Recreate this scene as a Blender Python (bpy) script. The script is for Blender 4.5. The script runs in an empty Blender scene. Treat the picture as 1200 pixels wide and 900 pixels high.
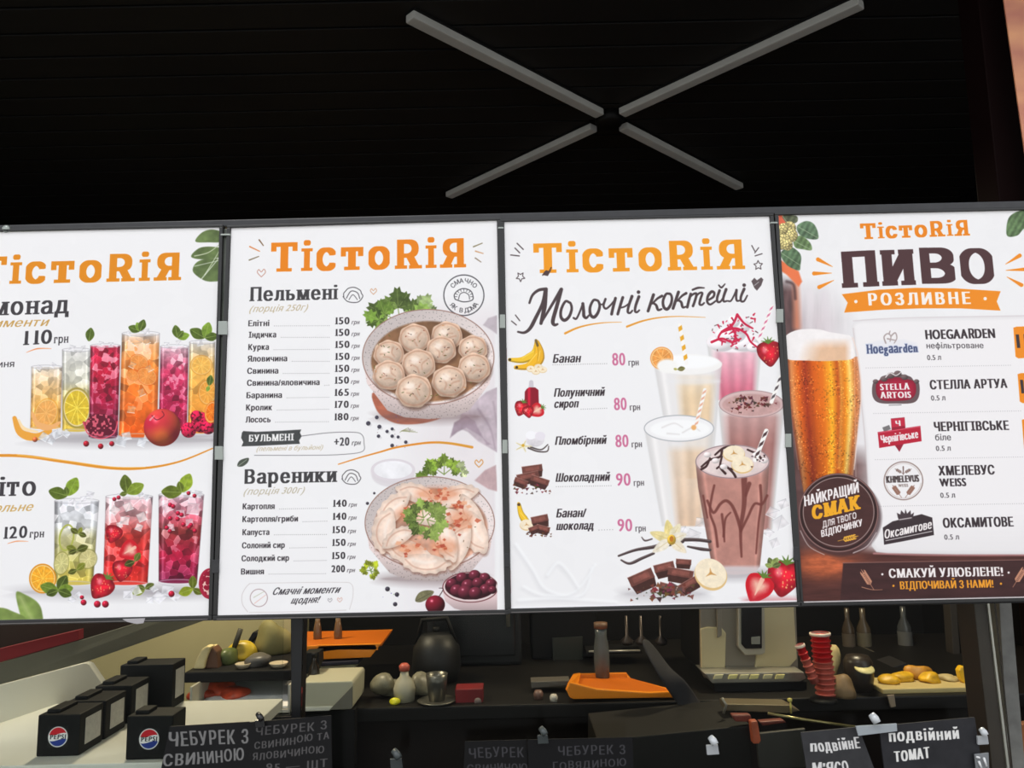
import bpy, bmesh, math, random
import numpy as np
from mathutils import Vector, Matrix
random.seed(7)
SC = bpy.context.scene
COL = SC.collection

# ------------------------------------------------------------------ camera
EYE = 1.6
PITCH, ROLL, YAW, FOC = math.radians(7.733), math.radians(-1.248), math.radians(0.176), 900.0
_f = Vector((math.sin(YAW)*math.cos(PITCH), math.cos(YAW)*math.cos(PITCH), math.sin(PITCH)))
_r = Vector((math.cos(YAW), -math.sin(YAW), 0))
_u = _r.cross(_f)
RIGHT = math.cos(ROLL)*_r + math.sin(ROLL)*_u
UP = -math.sin(ROLL)*_r + math.cos(ROLL)*_u
FWD = _f
cam_data = bpy.data.cameras.new('camera'); cam_data.sensor_width = 36; cam_data.lens = 36*FOC/1200
cam_data.clip_start = 0.02
cam = bpy.data.objects.new('camera', cam_data); COL.objects.link(cam)
_m = Matrix((RIGHT, UP, -FWD)).transposed().to_4x4(); _m.translation = Vector((0, 0, EYE))
cam.matrix_world = _m
SC.camera = cam

# ------------------------------------------------------------------ sky, sun, exposure
SC.view_settings.view_transform = 'Standard'; SC.view_settings.look = 'None'
SC.view_settings.exposure = 0.0; SC.view_settings.gamma = 1; SC.view_settings.use_curve_mapping = False
world = bpy.data.worlds.new('sky'); SC.world = world; world.use_nodes = True
nt = world.node_tree; bg = nt.nodes['Background']
tc = nt.nodes.new('ShaderNodeTexCoord'); sp = nt.nodes.new('ShaderNodeSeparateXYZ'); rp = nt.nodes.new('ShaderNodeValToRGB')
nt.links.new(tc.outputs['Generated'], sp.inputs[0]); nt.links.new(sp.outputs['Z'], rp.inputs[0]); nt.links.new(rp.outputs[0], bg.inputs[0])
rp.color_ramp.elements[0].position = 0.0; rp.color_ramp.elements[0].color = (0.93, 0.93, 0.92, 1)
rp.color_ramp.elements[1].position = 0.8; rp.color_ramp.elements[1].color = (0.86, 0.91, 1.0, 1)
bg.inputs[1].default_value = 1.57
sun_d = bpy.data.lights.new('sun', 'SUN'); sun_d.energy = 0.6; sun_d.angle = math.radians(12); sun_d.color = (1, .96, .9)
sun = bpy.data.objects.new('sun', sun_d); COL.objects.link(sun); sun.rotation_euler = (math.radians(38), 0, math.radians(-25))
# warm lamps hanging inside the kiosk, above and behind the boards
def lamp(name, loc, power, size, color=(1, .83, .58)):
    d = bpy.data.lights.new(name, 'AREA'); d.energy = power; d.size = size; d.shape = 'DISK'; d.color = color
    o = bpy.data.objects.new(name, d); COL.objects.link(o); o.location = loc; return o
lamp('lamp_light', (-.85, 2.1, 2.215), 15, .16)
lamp('lamp_light', (.0, 2.75, 2.215), 3, .16)
lamp('lamp_light', (.85, 2.2, 2.215), 15, .16)

# ------------------------------------------------------------------ geometry helpers
D = 1.15                                   # distance of the row of menu boards
def ray(px, py):
    return RIGHT*((px-600)/FOC) + UP*((450-py)/FOC) + FWD
def at(px, py, Y):
    v = ray(px, py); return Vector((0, 0, EYE)) + v*(Y/v.y)
def at_z(px, py, Z):
    v = ray(px, py); return Vector((0, 0, EYE)) + v*((Z-EYE)/v.z)
MATS = {}
def mat(name, col, rough=.5, metal=0., spec=.5, noise=0., nscale=20., bump=0., emit=0., trans=0., coat=0., alpha=1., ecol=None):
    if name in MATS: return MATS[name]
    m = bpy.data.materials.new(name); m.use_nodes = True; t = m.node_tree; b = t.nodes['Principled BSDF']
    c = (*[((x/255)/12.92 if x/255 <= .04045 else ((x/255+.055)/1.055)**2.4) for x in col], 1)
    b.inputs['Base Color'].default_value = c; b.inputs['Roughness'].default_value = rough; b.inputs['Metallic'].default_value = metal
    b.inputs['Specular IOR Level'].default_value = spec
    b.inputs['Transmission Weight'].default_value = trans; b.inputs['Coat Weight'].default_value = coat; b.inputs['Alpha'].default_value = alpha
    if emit:
        b.inputs['Emission Color'].default_value = ecol or c; b.inputs['Emission Strength'].default_value = emit
    if noise or bump:
        g = t.nodes.new('ShaderNodeTexCoord'); n = t.nodes.new('ShaderNodeTexNoise'); n.inputs['Scale'].default_value = nscale; n.inputs['Detail'].default_value = 4
        t.links.new(g.outputs['Object'], n.inputs['Vector'])
        if noise:
            r = t.nodes.new('ShaderNodeValToRGB')
            r.color_ramp.elements[0].position = .3; r.color_ramp.elements[1].position = .7
            r.color_ramp.elements[0].color = (*[max(0, v*(1-noise)) for v in c[:3]], 1); r.color_ramp.elements[1].color = (*[min(1, v*(1+noise)) for v in c[:3]], 1)
            t.links.new(n.outputs['Fac'], r.inputs[0]); t.links.new(r.outputs[0], b.inputs['Base Color'])
        if bump:
            q = t.nodes.new('ShaderNodeBump'); q.inputs['Strength'].default_value = bump; q.inputs['Distance'].default_value = .003
            t.links.new(n.outputs['Fac'], q.inputs['Height']); t.links.new(q.outputs[0], b.inputs['Normal'])
    MATS[name] = m; return m

def link(name, me, m=None, parent=None):
    o = bpy.data.objects.new(name, me); COL.objects.link(o)
    if m and me: me.materials.append(m)
    if parent is not None: o.parent = parent; o.matrix_parent_inverse = parent_world(parent).inverted()
    return o
def parent_world(p):
    w = Matrix.Translation(p.location) @ p.rotation_euler.to_matrix().to_4x4()
    return (parent_world(p.parent) @ p.matrix_parent_inverse @ w) if p.parent else w
def thing(name, label, cat, loc, group=None):
    o = bpy.data.objects.new(name, None); COL.objects.link(o); o.empty_display_size = .05; o.location = loc
    o['label'] = label; o['category'] = cat
    if group: o['group'] = group
    return o
def tag(o, label, cat, group=None):
    o['label'] = label; o['category'] = cat
    if group: o['group'] = group
    return o
def struct(o): o['kind'] = 'structure'; return o
def to_mesh(bm, smooth=False):
    bmesh.ops.recalc_face_normals(bm, faces=bm.faces[:])
    me = bpy.data.meshes.new('mesh'); bm.to_mesh(me); bm.free()
    if smooth:
        for p in me.polygons: p.use_smooth = True
    return me
def bevel(bm, w, seg=2):
    if w: bmesh.ops.bevel(bm, geom=bm.edges[:], offset=w, segments=seg, profile=.6, affect='EDGES', clamp_overlap=True)
def box(name, lo, hi, m, parent=None, bev=.002, rot=0, seg=2):
    bm = bmesh.new(); bmesh.ops.create_cube(bm, size=1)
    lo, hi = Vector(lo), Vector(hi)
    for v in bm.verts: v.co = Vector(((hi[i]-lo[i])*v.co[i] for i in range(3)))
    bevel(bm, bev, seg)
    R = Matrix.Rotation(rot, 3, 'Z'); c = (lo+hi)/2
    for v in bm.verts: v.co = R @ v.co + c
    return link(name, to_mesh(bm), m, parent)
def slab(name, pts, thick, m, parent=None, bev=.0015, direction=None):
    """polygon of world points made solid: front face at pts, body behind (or along direction)"""
    bm = bmesh.new(); pts = [Vector(p) for p in pts]
    n = Vector((0, 0, 0))
    for i in range(len(pts)): n += (pts[i]-pts[0]).cross(pts[(i+1) % len(pts)]-pts[0])
    n.normalize()
    if direction is None:
        direction = n if n.y > 0 else -n
    d = Vector(direction).normalized()*thick
    a = [bm.verts.new(p) for p in pts]; b = [bm.verts.new(p+d) for p in pts]
    bm.faces.new(a); bm.faces.new(b[::-1])
    for i in range(len(pts)):
        j = (i+1) % len(pts); bm.faces.new((a[j], a[i], b[i], b[j]))
    bmesh.ops.recalc_face_normals(bm, faces=bm.faces[:])
    bevel(bm, bev)
    return link(name, to_mesh(bm), m, parent)
def pxslab(name, px, Y, thick, m, parent=None, bev=.0015):
    pts = [at(p[0], p[1], p[2] if len(p) > 2 else Y) for p in px]
    return slab(name, pts, thick, m, parent, bev, (0, 1, 0))
def lathe(name, prof, base, m, parent=None, seg=28, axis=(0, 0, 1), smooth=True, wobble=0.):
    """prof: list of (radius, height) from bottom to top; caps closed when radius is 0"""
    bm = bmesh.new(); rings = []
    for r, h in prof:
        if r < 1e-6: rings.append([bm.verts.new((0, 0, h))])
        else: rings.append([bm.verts.new((r*(1+wobble*math.sin(5*a*6.283/seg+h*90))*math.cos(6.28318*a/seg), r*(1+wobble*math.cos(3*a*6.283/seg+h*60))*math.sin(6.28318*a/seg), h)) for a in range(seg)])
    for A, B in zip(rings, rings[1:]):
        for i in range(seg):
            j = (i+1) % seg
            if len(A) == 1 and len(B) == 1: continue
            if len(A) == 1: bm.faces.new((A[0], B[j], B[i]))
            elif len(B) == 1: bm.faces.new((A[i], A[j], B[0]))
            else: bm.faces.new((A[i], A[j], B[j], B[i]))
    q = Vector((0, 0, 1)).rotation_difference(Vector(axis)).to_matrix()
    for v in bm.verts: v.co = q @ v.co + Vector(base)
    return link(name, to_mesh(bm, smooth), m, parent)
def tube(name, pts, r, m, parent=None, seg=10):
    bm = bmesh.new(); pts = [Vector(p) for p in pts]; rr = r if isinstance(r, (list, tuple)) else [r]*len(pts); rings = []
    for i, p in enumerate(pts):
        t = (pts[min(i+1, len(pts)-1)]-pts[max(i-1, 0)]).normalized()
        a = t.orthogonal().normalized() if i == 0 else (pa - t*pa.dot(t)).normalized()
        pa = a; b = t.cross(a)
        rings.append([bm.verts.new(p + (a*math.cos(6.28318*k/seg)+b*math.sin(6.28318*k/seg))*rr[i]) for k in range(seg)])
    for A, B in zip(rings, rings[1:]):
        for i in range(seg): bm.faces.new((A[i], A[(i+1) % seg], B[(i+1) % seg], B[i]))
    bm.faces.new(rings[0][::-1]); bm.faces.new(rings[-1])
    return link(name, to_mesh(bm, True), m, parent)
def blob(name, c, rad, m, parent=None, seed=0, rough=.12, sub=3, flat=True):
    """an uneven lump: an icosphere pushed in and out"""
    bm = bmesh.new(); bmesh.ops.create_icosphere(bm, subdivisions=sub, radius=1)
    rnd = random.Random(seed); ph = [(rnd.uniform(2, 5), rnd.uniform(0, 6), Vector((rnd.uniform(-1, 1), rnd.uniform(-1, 1), rnd.uniform(-1, 1))).normalized()) for _ in range(6)]
    c = Vector(c)
    for v in bm.verts:
        k = 1 + rough*sum(math.sin(f*v.co.dot(d)+p) for f, p, d in ph)/2
        q = Vector((v.co[i]*rad[i]*k for i in range(3)))
        if flat and q.z < -rad[2]*.55: q.z = -rad[2]*.55
        v.co = q + c
    return link(name, to_mesh(bm, True), m, parent)
# ------------------------------------------------------------------ a small painter for the flat prints
TPP = 2.7                                   # texels per picture pixel at the boards
UNIT = D/FOC
_GL = {}
def _raw(s):
    c = bpy.data.curves.new('glyph', 'FONT'); c.body = s; c.fill_mode = 'NONE'; c.resolution_u = 4
    o = bpy.data.objects.new('glyph', c); COL.objects.link(o); bpy.context.view_layer.update()
    me = bpy.data.meshes.new_from_object(o.evaluated_get(bpy.context.evaluated_depsgraph_get()))
    co = np.zeros(len(me.vertices)*3); me.vertices.foreach_get('co', co); co = co.reshape(-1, 3)[:, :2]
    ed = np.zeros(len(me.edges)*2, int); me.edges.foreach_get('vertices', ed); ed = ed.reshape(-1, 2)
    bpy.data.objects.remove(o); bpy.data.curves.remove(c); bpy.data.meshes.remove(me)
    return co, ed
def glyph(ch, serif=0.):
    """edges (n,4) in em, advance; serif > 0 grows slab serifs on the stems"""
    if ch == 'R': e, a = glyph('Я', serif); e = e.copy(); e[:, [0, 2]] = .64-e[:, [0, 2]]; return e, a
    key = (ch, round(serif, 3))
    if key in _GL: return _GL[key]
    if ch == ' ': _GL[key] = (np.zeros((0, 4)), .27); return _GL[key]
    co, ed = _raw(ch)
    e = np.hstack([co[ed[:, 0]], co[ed[:, 1]]])
    adv = co[:, 0].max()+.07 if len(co) else .3
    if serif and len(e):
        sgn = np.sign((e[:, 0]*e[:, 3]-e[:, 2]*e[:, 1]).sum()); top = co[:, 1].max(); add = []
        def rect(x0, y0, x1, y1):
            p = [(x0, y0), (x1, y0), (x1, y1), (x0, y1)]
            if sgn < 0: p = p[::-1]
            for i in range(4): add.append((*p[i], *p[(i+1) % 4]))
        th, s = .055, serif
        for x0, y0, x1, y1 in e:
            L = math.hypot(x1-x0, y1-y0)
            if abs(y1-y0) < .004 and .05 < L < .17:
                a, b = min(x0, x1), max(x0, x1)
                if abs(y0) < .004: rect(a-s, 0, b+s, th)
                elif ch != '1' and min(abs(y0-k) for k in (.542, .546, .728, .682, .691)) < .006: rect(a-s, y0-th, b+s, y0)
            if abs(x1-x0) < .004 and .05 < L < .1 and ch in 'ТтГгЕЗБП' and ch not in 'П':
                t, bo = max(y0, y1), min(y0, y1); w = .05
                inward = -1 if x0 > (co[:, 0].min()+co[:, 0].max())/2 else 1
                if t > .5: rect(min(x0, x0+w*inward), t-.2, max(x0, x0+w*inward), t)
                elif bo < .01 and inward < 0: rect(x0-w, 0, x0, .2)
        if add: e = np.vstack([e, np.array(add)])
    _GL[key] = (e, adv); return _GL[key]
def _hash(ix, iy, seed):
    n = (ix*374761393 + iy*668265263 + seed*1442695041) & 0xffffffff
    n = ((n ^ (n >> 13))*1274126177) & 0xffffffff
    return ((n ^ (n >> 16)) & 0xffff)/65535.
def vnoise(x, y, s, seed=0):
    x = x/s; y = y/s; ix = np.floor(x).astype(np.int64); iy = np.floor(y).astype(np.int64); fx = x-ix; fy = y-iy
    fx = fx*fx*(3-2*fx); fy = fy*fy*(3-2*fy)
    a, b, c, d = _hash(ix, iy, seed), _hash(ix+1, iy, seed), _hash(ix, iy+1, seed), _hash(ix+1, iy+1, seed)
    return (a*(1-fx)+b*fx)*(1-fy)+(c*(1-fx)+d*fx)*fy
def fbm(x, y, s, seed=0):
    return .5*vnoise(x, y, s, seed)+.3*vnoise(x, y, s/2.1, seed+1)+.2*vnoise(x, y, s/4.3, seed+2)
def cells(x, y, s, seed=0):
    """distance to nearest point of a jittered grid and that cell's random value"""
    gx = np.floor(x/s).astype(np.int64); gy = np.floor(y/s).astype(np.int64); best = np.full(x.shape, 9.); second = np.full(x.shape, 9.); val = np.zeros(x.shape)
    for i in (-1, 0, 1):
        for j in (-1, 0, 1):
            h1, h2 = _hash(gx+i, gy+j, seed), _hash(gx+i, gy+j, seed+7)
            d = np.hypot(gx+i+h1-x/s, gy+j+h2-y/s); m = d < best
            second = np.where(m, best, np.minimum(second, d)); best = np.where(m, d, best); val = np.where(m, _hash(gx+i, gy+j, seed+3), val)
    return best, second-best, val
def catmull(p, n=6, closed=False):
    p = np.array(p, float); m = len(p); out = []
    rng = range(m if closed else m-1)
    for i in rng:
        if closed: a, b, c, d = p[(i-1) % m], p[i], p[(i+1) % m], p[(i+2) % m]
        else: a, b, c, d = p[max(i-1, 0)], p[i], p[i+1], p[min(i+2, m-1)]
        for k in range(n):
            t = k/n; out.append(.5*((2*b)+(-a+c)*t+(2*a-5*b+4*c-d)*t*t+(-a+3*b-3*c+d)*t**3))
    if not closed: out.append(p[-1])
    return np.array(out)
class Canvas:
    """a print on a flat board; everything is drawn in the board's own plane, laid out in picture units of that plane"""
    def __init__(s, P00, P10, P01, P11, W, H):
        # corners in drawing units: top-left, top-right, bottom-left, bottom-right
        s.W, s.H = W, H; src = [(0, 0), (W, 0), (0, H), (W, H)]; A = []; B = []
        for (u, v), (x, y) in zip(src, (P00, P10, P01, P11)):
            A.append([u, v, 1, 0, 0, 0, -u*x, -v*x]); B.append(x); A.append([0, 0, 0, u, v, 1, -u*y, -v*y]); B.append(y)
        h = np.linalg.solve(np.array(A, float), np.array(B, float)); s.h = np.append(h, 1).reshape(3, 3); s.hi = np.linalg.inv(s.h)
        U, V = np.meshgrid(np.arange(W)+.5, np.arange(H)+.5)
        w = s.h[2, 0]*U+s.h[2, 1]*V+s.h[2, 2]
        s.X = ((s.h[0, 0]*U+s.h[0, 1]*V+s.h[0, 2])/w).astype(np.float32); s.Y = ((s.h[1, 0]*U+s.h[1, 1]*V+s.h[1, 2])/w).astype(np.float32)
        s.I = np.ones((H, W, 3), np.float32)
    def tex(s, P):
        P = np.asarray(P, float); w = s.hi[2, 0]*P[..., 0]+s.hi[2, 1]*P[..., 1]+s.hi[2, 2]
        return np.stack([(s.hi[0, 0]*P[..., 0]+s.hi[0, 1]*P[..., 1]+s.hi[0, 2])/w, (s.hi[1, 0]*P[..., 0]+s.hi[1, 1]*P[..., 1]+s.hi[1, 2])/w], -1)
    def win(s, x0, y0, x1, y1):
        q = s.tex([(x0, y0), (x1, y0), (x0, y1), (x1, y1)])
        a, b = np.floor(q.min(0)).astype(int)-2, np.ceil(q.max(0)).astype(int)+2
        a = np.clip(a, 0, [s.W, s.H]); b = np.clip(b, 0, [s.W, s.H])
        return (slice(a[1], b[1]), slice(a[0], b[0]))
    def mix(s, w, al, col):
        col = np.asarray(col, np.float32)
        if col.ndim == 1: col = col/255.
        al = al[..., None]; s.I[w] = s.I[w]*(1-al)+col*al
    def ell(s, cx, cy, rx, ry=None, col=(0, 0, 0), ang=0, soft=.6, a=1., sh=0., ring=0., tex=None, hl=0.):
        ry = ry or rx; R = max(rx, ry)+soft+ring+1; w = s.win(cx-R, cy-R, cx+R, cy+R); x = s.X[w]-cx; y = s.Y[w]-cy
        if x.size == 0: return
        t = math.radians(ang); c, n = math.cos(t), math.sin(t); u = (x*c+y*n)/rx; v = (-x*n+y*c)/ry; r = np.sqrt(u*u+v*v)+1e-6
        g = np.sqrt((u/rx)**2+(v/ry)**2)/r + 1e-6; d = (r-1)/g
        if ring: d = np.abs(d)-ring/2
        al = np.clip(.5-d/soft, 0, 1)*a
        k = np.asarray(col, np.float32)/255.
        if tex is not None: k = tex(s.X[w], s.Y[w], u, v)
        else: k = np.broadcast_to(k, x.shape+(3,))
        if sh:
            z = np.sqrt(np.clip(1-r*r, 0, 1)); L = np.clip((-.45*u-.6*v+.66*z), 0, 1); k = k*(1-sh+sh*1.5*L)[..., None]
            if hl: k = k+(hl*np.clip(1-np.hypot(u+.35, v+.4)/.3, 0, 1)**2)[..., None]
        s.mix(w, al, np.clip(k, 0, 1))
    def poly(s, pts, col, soft=.6, a=1., smooth=False, tex=None, line=0.):
        p = catmull(pts, 5, True) if smooth else np.array(pts, float)
        w = s.win(p[:, 0].min()-soft-line-1, p[:, 1].min()-soft-line-1, p[:, 0].max()+soft+line+1, p[:, 1].max()+soft+line+1); x = s.X[w]; y = s.Y[w]
        if x.size == 0: return
        ins = np.zeros(x.shape, bool); dd = np.full(x.shape, 1e9, np.float32); q = np.roll(p, -1, 0)
        for (ax, ay), (bx, by) in zip(p, q):
            if ay != by: ins ^= ((ay > y) != (by > y)) & (x < (bx-ax)*(y-ay)/(by-ay)+ax)
            L = (bx-ax)**2+(by-ay)**2+1e-9; t = np.clip(((x-ax)*(bx-ax)+(y-ay)*(by-ay))/L, 0, 1)
            dd = np.minimum(dd, (x-ax-t*(bx-ax))**2+(y-ay-t*(by-ay))**2)
        d = np.sqrt(dd); d = np.where(ins, -d, d)
        if line: d = np.abs(d)-line/2
        k = col if tex is None else np.clip(tex(x, y, d), 0, 1)
        s.mix(w, np.clip(.5-d/soft, 0, 1)*a, k)
    def line(s, pts, w0, w1=None, col=(0, 0, 0), soft=.6, a=1., smooth=True, mid=None):
        w1 = w0 if w1 is None else w1; p = catmull(pts, 6) if smooth and len(pts) > 2 else np.array(pts, float)
        m = max(w0, w1, mid or 0)+soft+1; w = s.win(p[:, 0].min()-m, p[:, 1].min()-m, p[:, 0].max()+m, p[:, 1].max()+m); x = s.X[w]; y = s.Y[w]
        if x.size == 0: return
        n = len(p)-1; best = np.full(x.shape, 1e9, np.float32)
        for i in range(n):
            (ax, ay), (bx, by) = p[i], p[i+1]; L = (bx-ax)**2+(by-ay)**2+1e-9
            t = np.clip(((x-ax)*(bx-ax)+(y-ay)*(by-ay))/L, 0, 1); f = (i+t)/n
            wd = (w0+(w1-w0)*f) if mid is None else np.where(f < .5, w0+(mid-w0)*f*2, mid+(w1-mid)*(f*2-1))
            best = np.minimum(best, np.hypot(x-ax-t*(bx-ax), y-ay-t*(by-ay))-wd/2)
        s.mix(w, np.clip(.5-best/soft, 0, 1)*a, col)
    def dots(s, x0, y0, x1, y1, step=2.4, r=.45, col=(120, 115, 115), a=.8):
        n = int(math.hypot(x1-x0, y1-y0)/step)
        for i in range(n+1): s.ell(x0+(x1-x0)*i/max(n, 1), y0+(y1-y0)*i/max(n, 1), r, r, col, soft=.5, a=a)
    def edges(s, E, col, a=1., shifts=((0, 0),), grad=None):
        """E (n,4) in drawing units; nonzero winding fill, 4x supersampled in texel space"""
        if len(E) == 0: return
        A = s.tex(E[:, :2]); B = s.tex(E[:, 2:]); al = None
        pad = 3; lo = np.floor(np.minimum(A.min(0), B.min(0))).astype(int)-pad; hi = np.ceil(np.maximum(A.max(0), B.max(0))).astype(int)+pad
        W, H = hi-lo; SS = 4; tot = np.zeros((H*SS, W*SS), bool)
        for dx, dy in shifts:
            a0 = (A-lo+[dx, dy])*SS; b0 = (B-lo+[dx, dy])*SS
            r = np.arange(H*SS)[:, None]+.5; y0 = a0[None, :, 1]; y1 = b0[None, :, 1]
            up = (y0 <= r) & (y1 > r); dn = (y1 <= r) & (y0 > r); hit = up | dn
            ri, ei = np.nonzero(hit)
            xx = a0[ei, 0]+(b0[ei, 0]-a0[ei, 0])*(ri+.5-a0[ei, 1])/(b0[ei, 1]-a0[ei, 1])
            acc = np.zeros((H*SS, W*SS+1), np.int32)
            np.add.at(acc, (ri, np.clip(np.round(xx), 0, W*SS).astype(int)), np.where(up[ri, ei], 1, -1))
            tot |= np.cumsum(acc, 1)[:, :-1] != 0
        al = tot.reshape(H, SS, W, SS).mean((1, 3)).astype(np.float32)*a
        x0, y0 = max(lo[0], 0), max(lo[1], 0); x1, y1 = min(hi[0], s.W), min(hi[1], s.H)
        if x1 <= x0 or y1 <= y0: return
        s.mix((slice(y0, y1), slice(x0, x1)), al[y0-lo[1]:y1-lo[1], x0-lo[0]:x1-lo[0]], col)
    def text(s, body, x0, y0, x1, y1, h, col=(60, 57, 60), bold=0., serif=0., shear=0., a=1., track=0., cap=.728, jit=0.):
        pen = 0; G = []; rnd = random.Random(len(body)*31+int(x0))
        for ch in body:
            e, adv = glyph(ch, serif); G.append((e, pen)); pen += adv+track+(serif*.7 if serif else 0)+.6*bold/max(h/cap, 1)
        allx = np.concatenate([g[:, [0, 2]].ravel()+p for g, p in G if len(g)])
        mn, mx = allx.min(), allx.max(); L = math.hypot(x1-x0, y1-y0); bx, by = (x1-x0)/L, (y1-y0)/L
        kx = (L-bold)/(mx-mn); ky = h/cap
        for g, p in G:
            if not len(g): continue
            jy = rnd.uniform(-jit, jit)
            E = np.zeros_like(g)
            for i in (0, 2):
                X = (g[:, i]+p-mn)*kx+bold/2+shear*g[:, i+1]*ky; Z = g[:, i+1]*ky+jy
                bxp = x0+bx*X; byp = y0+by*X; ln = (bxp-466)*.0681/455
                E[:, i] = bxp-(ln+0)*Z; E[:, i+1] = byp-Z
            n = max(1, int(math.ceil(bold/.8))); hb = bold*TPP/2
            sh = [(hb*(2*i/n-1), 0) for i in range(n+1)] if bold else [(0, 0)]
            if serif and bold > 2.4: sh = [(q, r) for q, _ in sh for r in (-bold*.16*TPP, bold*.16*TPP)]
            s.edges(E, col, a, sh)
    def image(s, name):
        im = bpy.data.images.new(name, s.W, s.H); buf = np.ones((s.H, s.W, 4), np.float32)
        buf[..., :3] = np.clip(s.I[::-1], 0, 1); im.pixels.foreach_set(buf.ravel()); im.update(); im.pack(); return im
def print_mat(name, im, rough=.42):
    m = bpy.data.materials.new(name); m.use_nodes = True; t = m.node_tree; b = t.nodes['Principled BSDF']
    n = t.nodes.new('ShaderNodeTexImage'); n.image = im; n.interpolation = 'Cubic'
    t.links.new(n.outputs[0], b.inputs['Base Color']); b.inputs['Roughness'].default_value = rough; b.inputs['Specular IOR Level'].default_value = .22
    return m
def RGB(*c): return np.array(c, np.float32)/255.
def lerp(a, b, t): return a*(1-t)[..., None]+b*t[..., None]
ORANGE, INK = (234, 132, 18), (62, 58, 62)
TB = [('Т', 316, 349), ('і', 352, 366), ('с', 369, 393.5), ('т', 397.5, 426), ('о', 430, 457), ('R', 461, 495), ('і', 498, 511.5), ('Я', 514, 547)]
def title(c, x0, x1, y0, y1, h, col=None):
    k = (x1-x0)/231.
    for ch, a, b in TB:
        A = x0+(a-316)*k; B = x0+(b-316)*k; ya = y0+(y1-y0)*(A-x0)/(x1-x0); yb = y0+(y1-y0)*(B-x0)/(x1-x0)
        c.text(ch, A, ya, B, yb, h*(1.0 if ch in 'ТRЯ' else 1.04), col or ORANGE, bold=(4.6 if ch != 'і' else 3.4)*k, serif=.085)
def mint(c, x, y, s, angs, col=(104, 140, 52)):
    for i, (g, L) in enumerate(angs):
        t = math.radians(g); dx, dy = math.cos(t), -math.sin(t); nx, ny = -dy, dx; w = L*.3; P = lambda u, v: (x+s*(dx*u*L+nx*v), y+s*(dy*u*L+ny*v))
        k = RGB(*col)*RGB(255, 236, 205)*(1.12 if i % 2 else .74)
        c.poly([P(0, 0), P(.3, w*.9), P(.65, w), P(1, 0), P(.65, -w), P(.3, -w*.9)], col, smooth=True, tex=lambda X, Y, d, k=k: (k*(.8+.5*fbm(X, Y, 4, 5)[..., None])+.12*np.clip(1-np.abs(d)/.8, 0, 1)[..., None]))
        c.line([P(.05, 0), P(.9, 0)], .7, .4, (170, 190, 110), a=.7)
def parsley(c, x, y, s, n=3, ang=60, seed=1, col=(96, 130, 48)):
    r = random.Random(seed)
    for b in range(n):
        g = math.radians(ang+(b-(n-1)/2)*56+r.uniform(-8, 8)); bx, by = x+math.cos(g)*s*.42, y-math.sin(g)*s*.42
        c.line([(x, y), (bx+math.cos(g)*s*.5, by-math.sin(g)*s*.5)], 1.2, .7, (130, 150, 80))
        for i, o in enumerate((-1.5, 1.5, -.8, .8, 0)):
            h = g+o+r.uniform(-.12, .12); L = s*(.42+.2*(2-abs(o)))*r.uniform(.85, 1.1)*.8; w = L*.42; k = RGB(*col)*r.uniform(.62, 1.35)
            P = lambda u, v: (bx+math.cos(h)*u*L-math.sin(h)*v*w, by-math.sin(h)*u*L-math.cos(h)*v*w)
            c.poly([P(0, 0), P(.3, .35), P(.34, .95), P(.52, .62), P(.68, 1.), P(.78, .45), P(1.02, .3), P(.92, 0), P(1.04, -.3), P(.78, -.45), P(.68, -1.), P(.52, -.62), P(.34, -.95), P(.3, -.35)], col, tex=lambda X, Y, d, k=k: k*(.78+.5*fbm(X, Y, 5, 3)[..., None]))
            c.line([P(.1, 0), P(.9, 0)], .6, .4, (168, 186, 112), smooth=False, a=.6)
def ice(c, x, y, s, seed=0, tint=(226, 228, 232), a=.75):
    r = random.Random(seed); t = r.uniform(0, 1.5); q = [(x+s*math.cos(t+i*1.5708)*r.uniform(.85, 1.1), y+s*.85*math.sin(t+i*1.5708)) for i in range(4)]
    k = RGB(*tint)
    c.poly(q, tint, a=a, soft=.8, tex=lambda X, Y, d: np.clip(k*(.82+.32*vnoise(X, Y, s*.5, seed)[..., None]), 0, 1))
    c.line([q[0], q[1]], .7, .5, (252, 252, 252), smooth=False, a=.9); c.line([q[1], (x, y), q[3]], .5, .4, (165, 165, 172), smooth=False, a=.5)
    c.line([q[2], q[3]], .6, .5, (150, 150, 158), smooth=False, a=.45)
def grad(y0, y1, stops):
    """vertical colour ramp function of Y"""
    ys = [y0+(y1-y0)*p for p, _ in stops]; cs = np.array([q for _, q in stops], float)/255.
    return lambda Y: np.stack([np.interp(Y, ys, cs[:, i]) for i in range(3)], -1).astype(np.float32)
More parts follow.
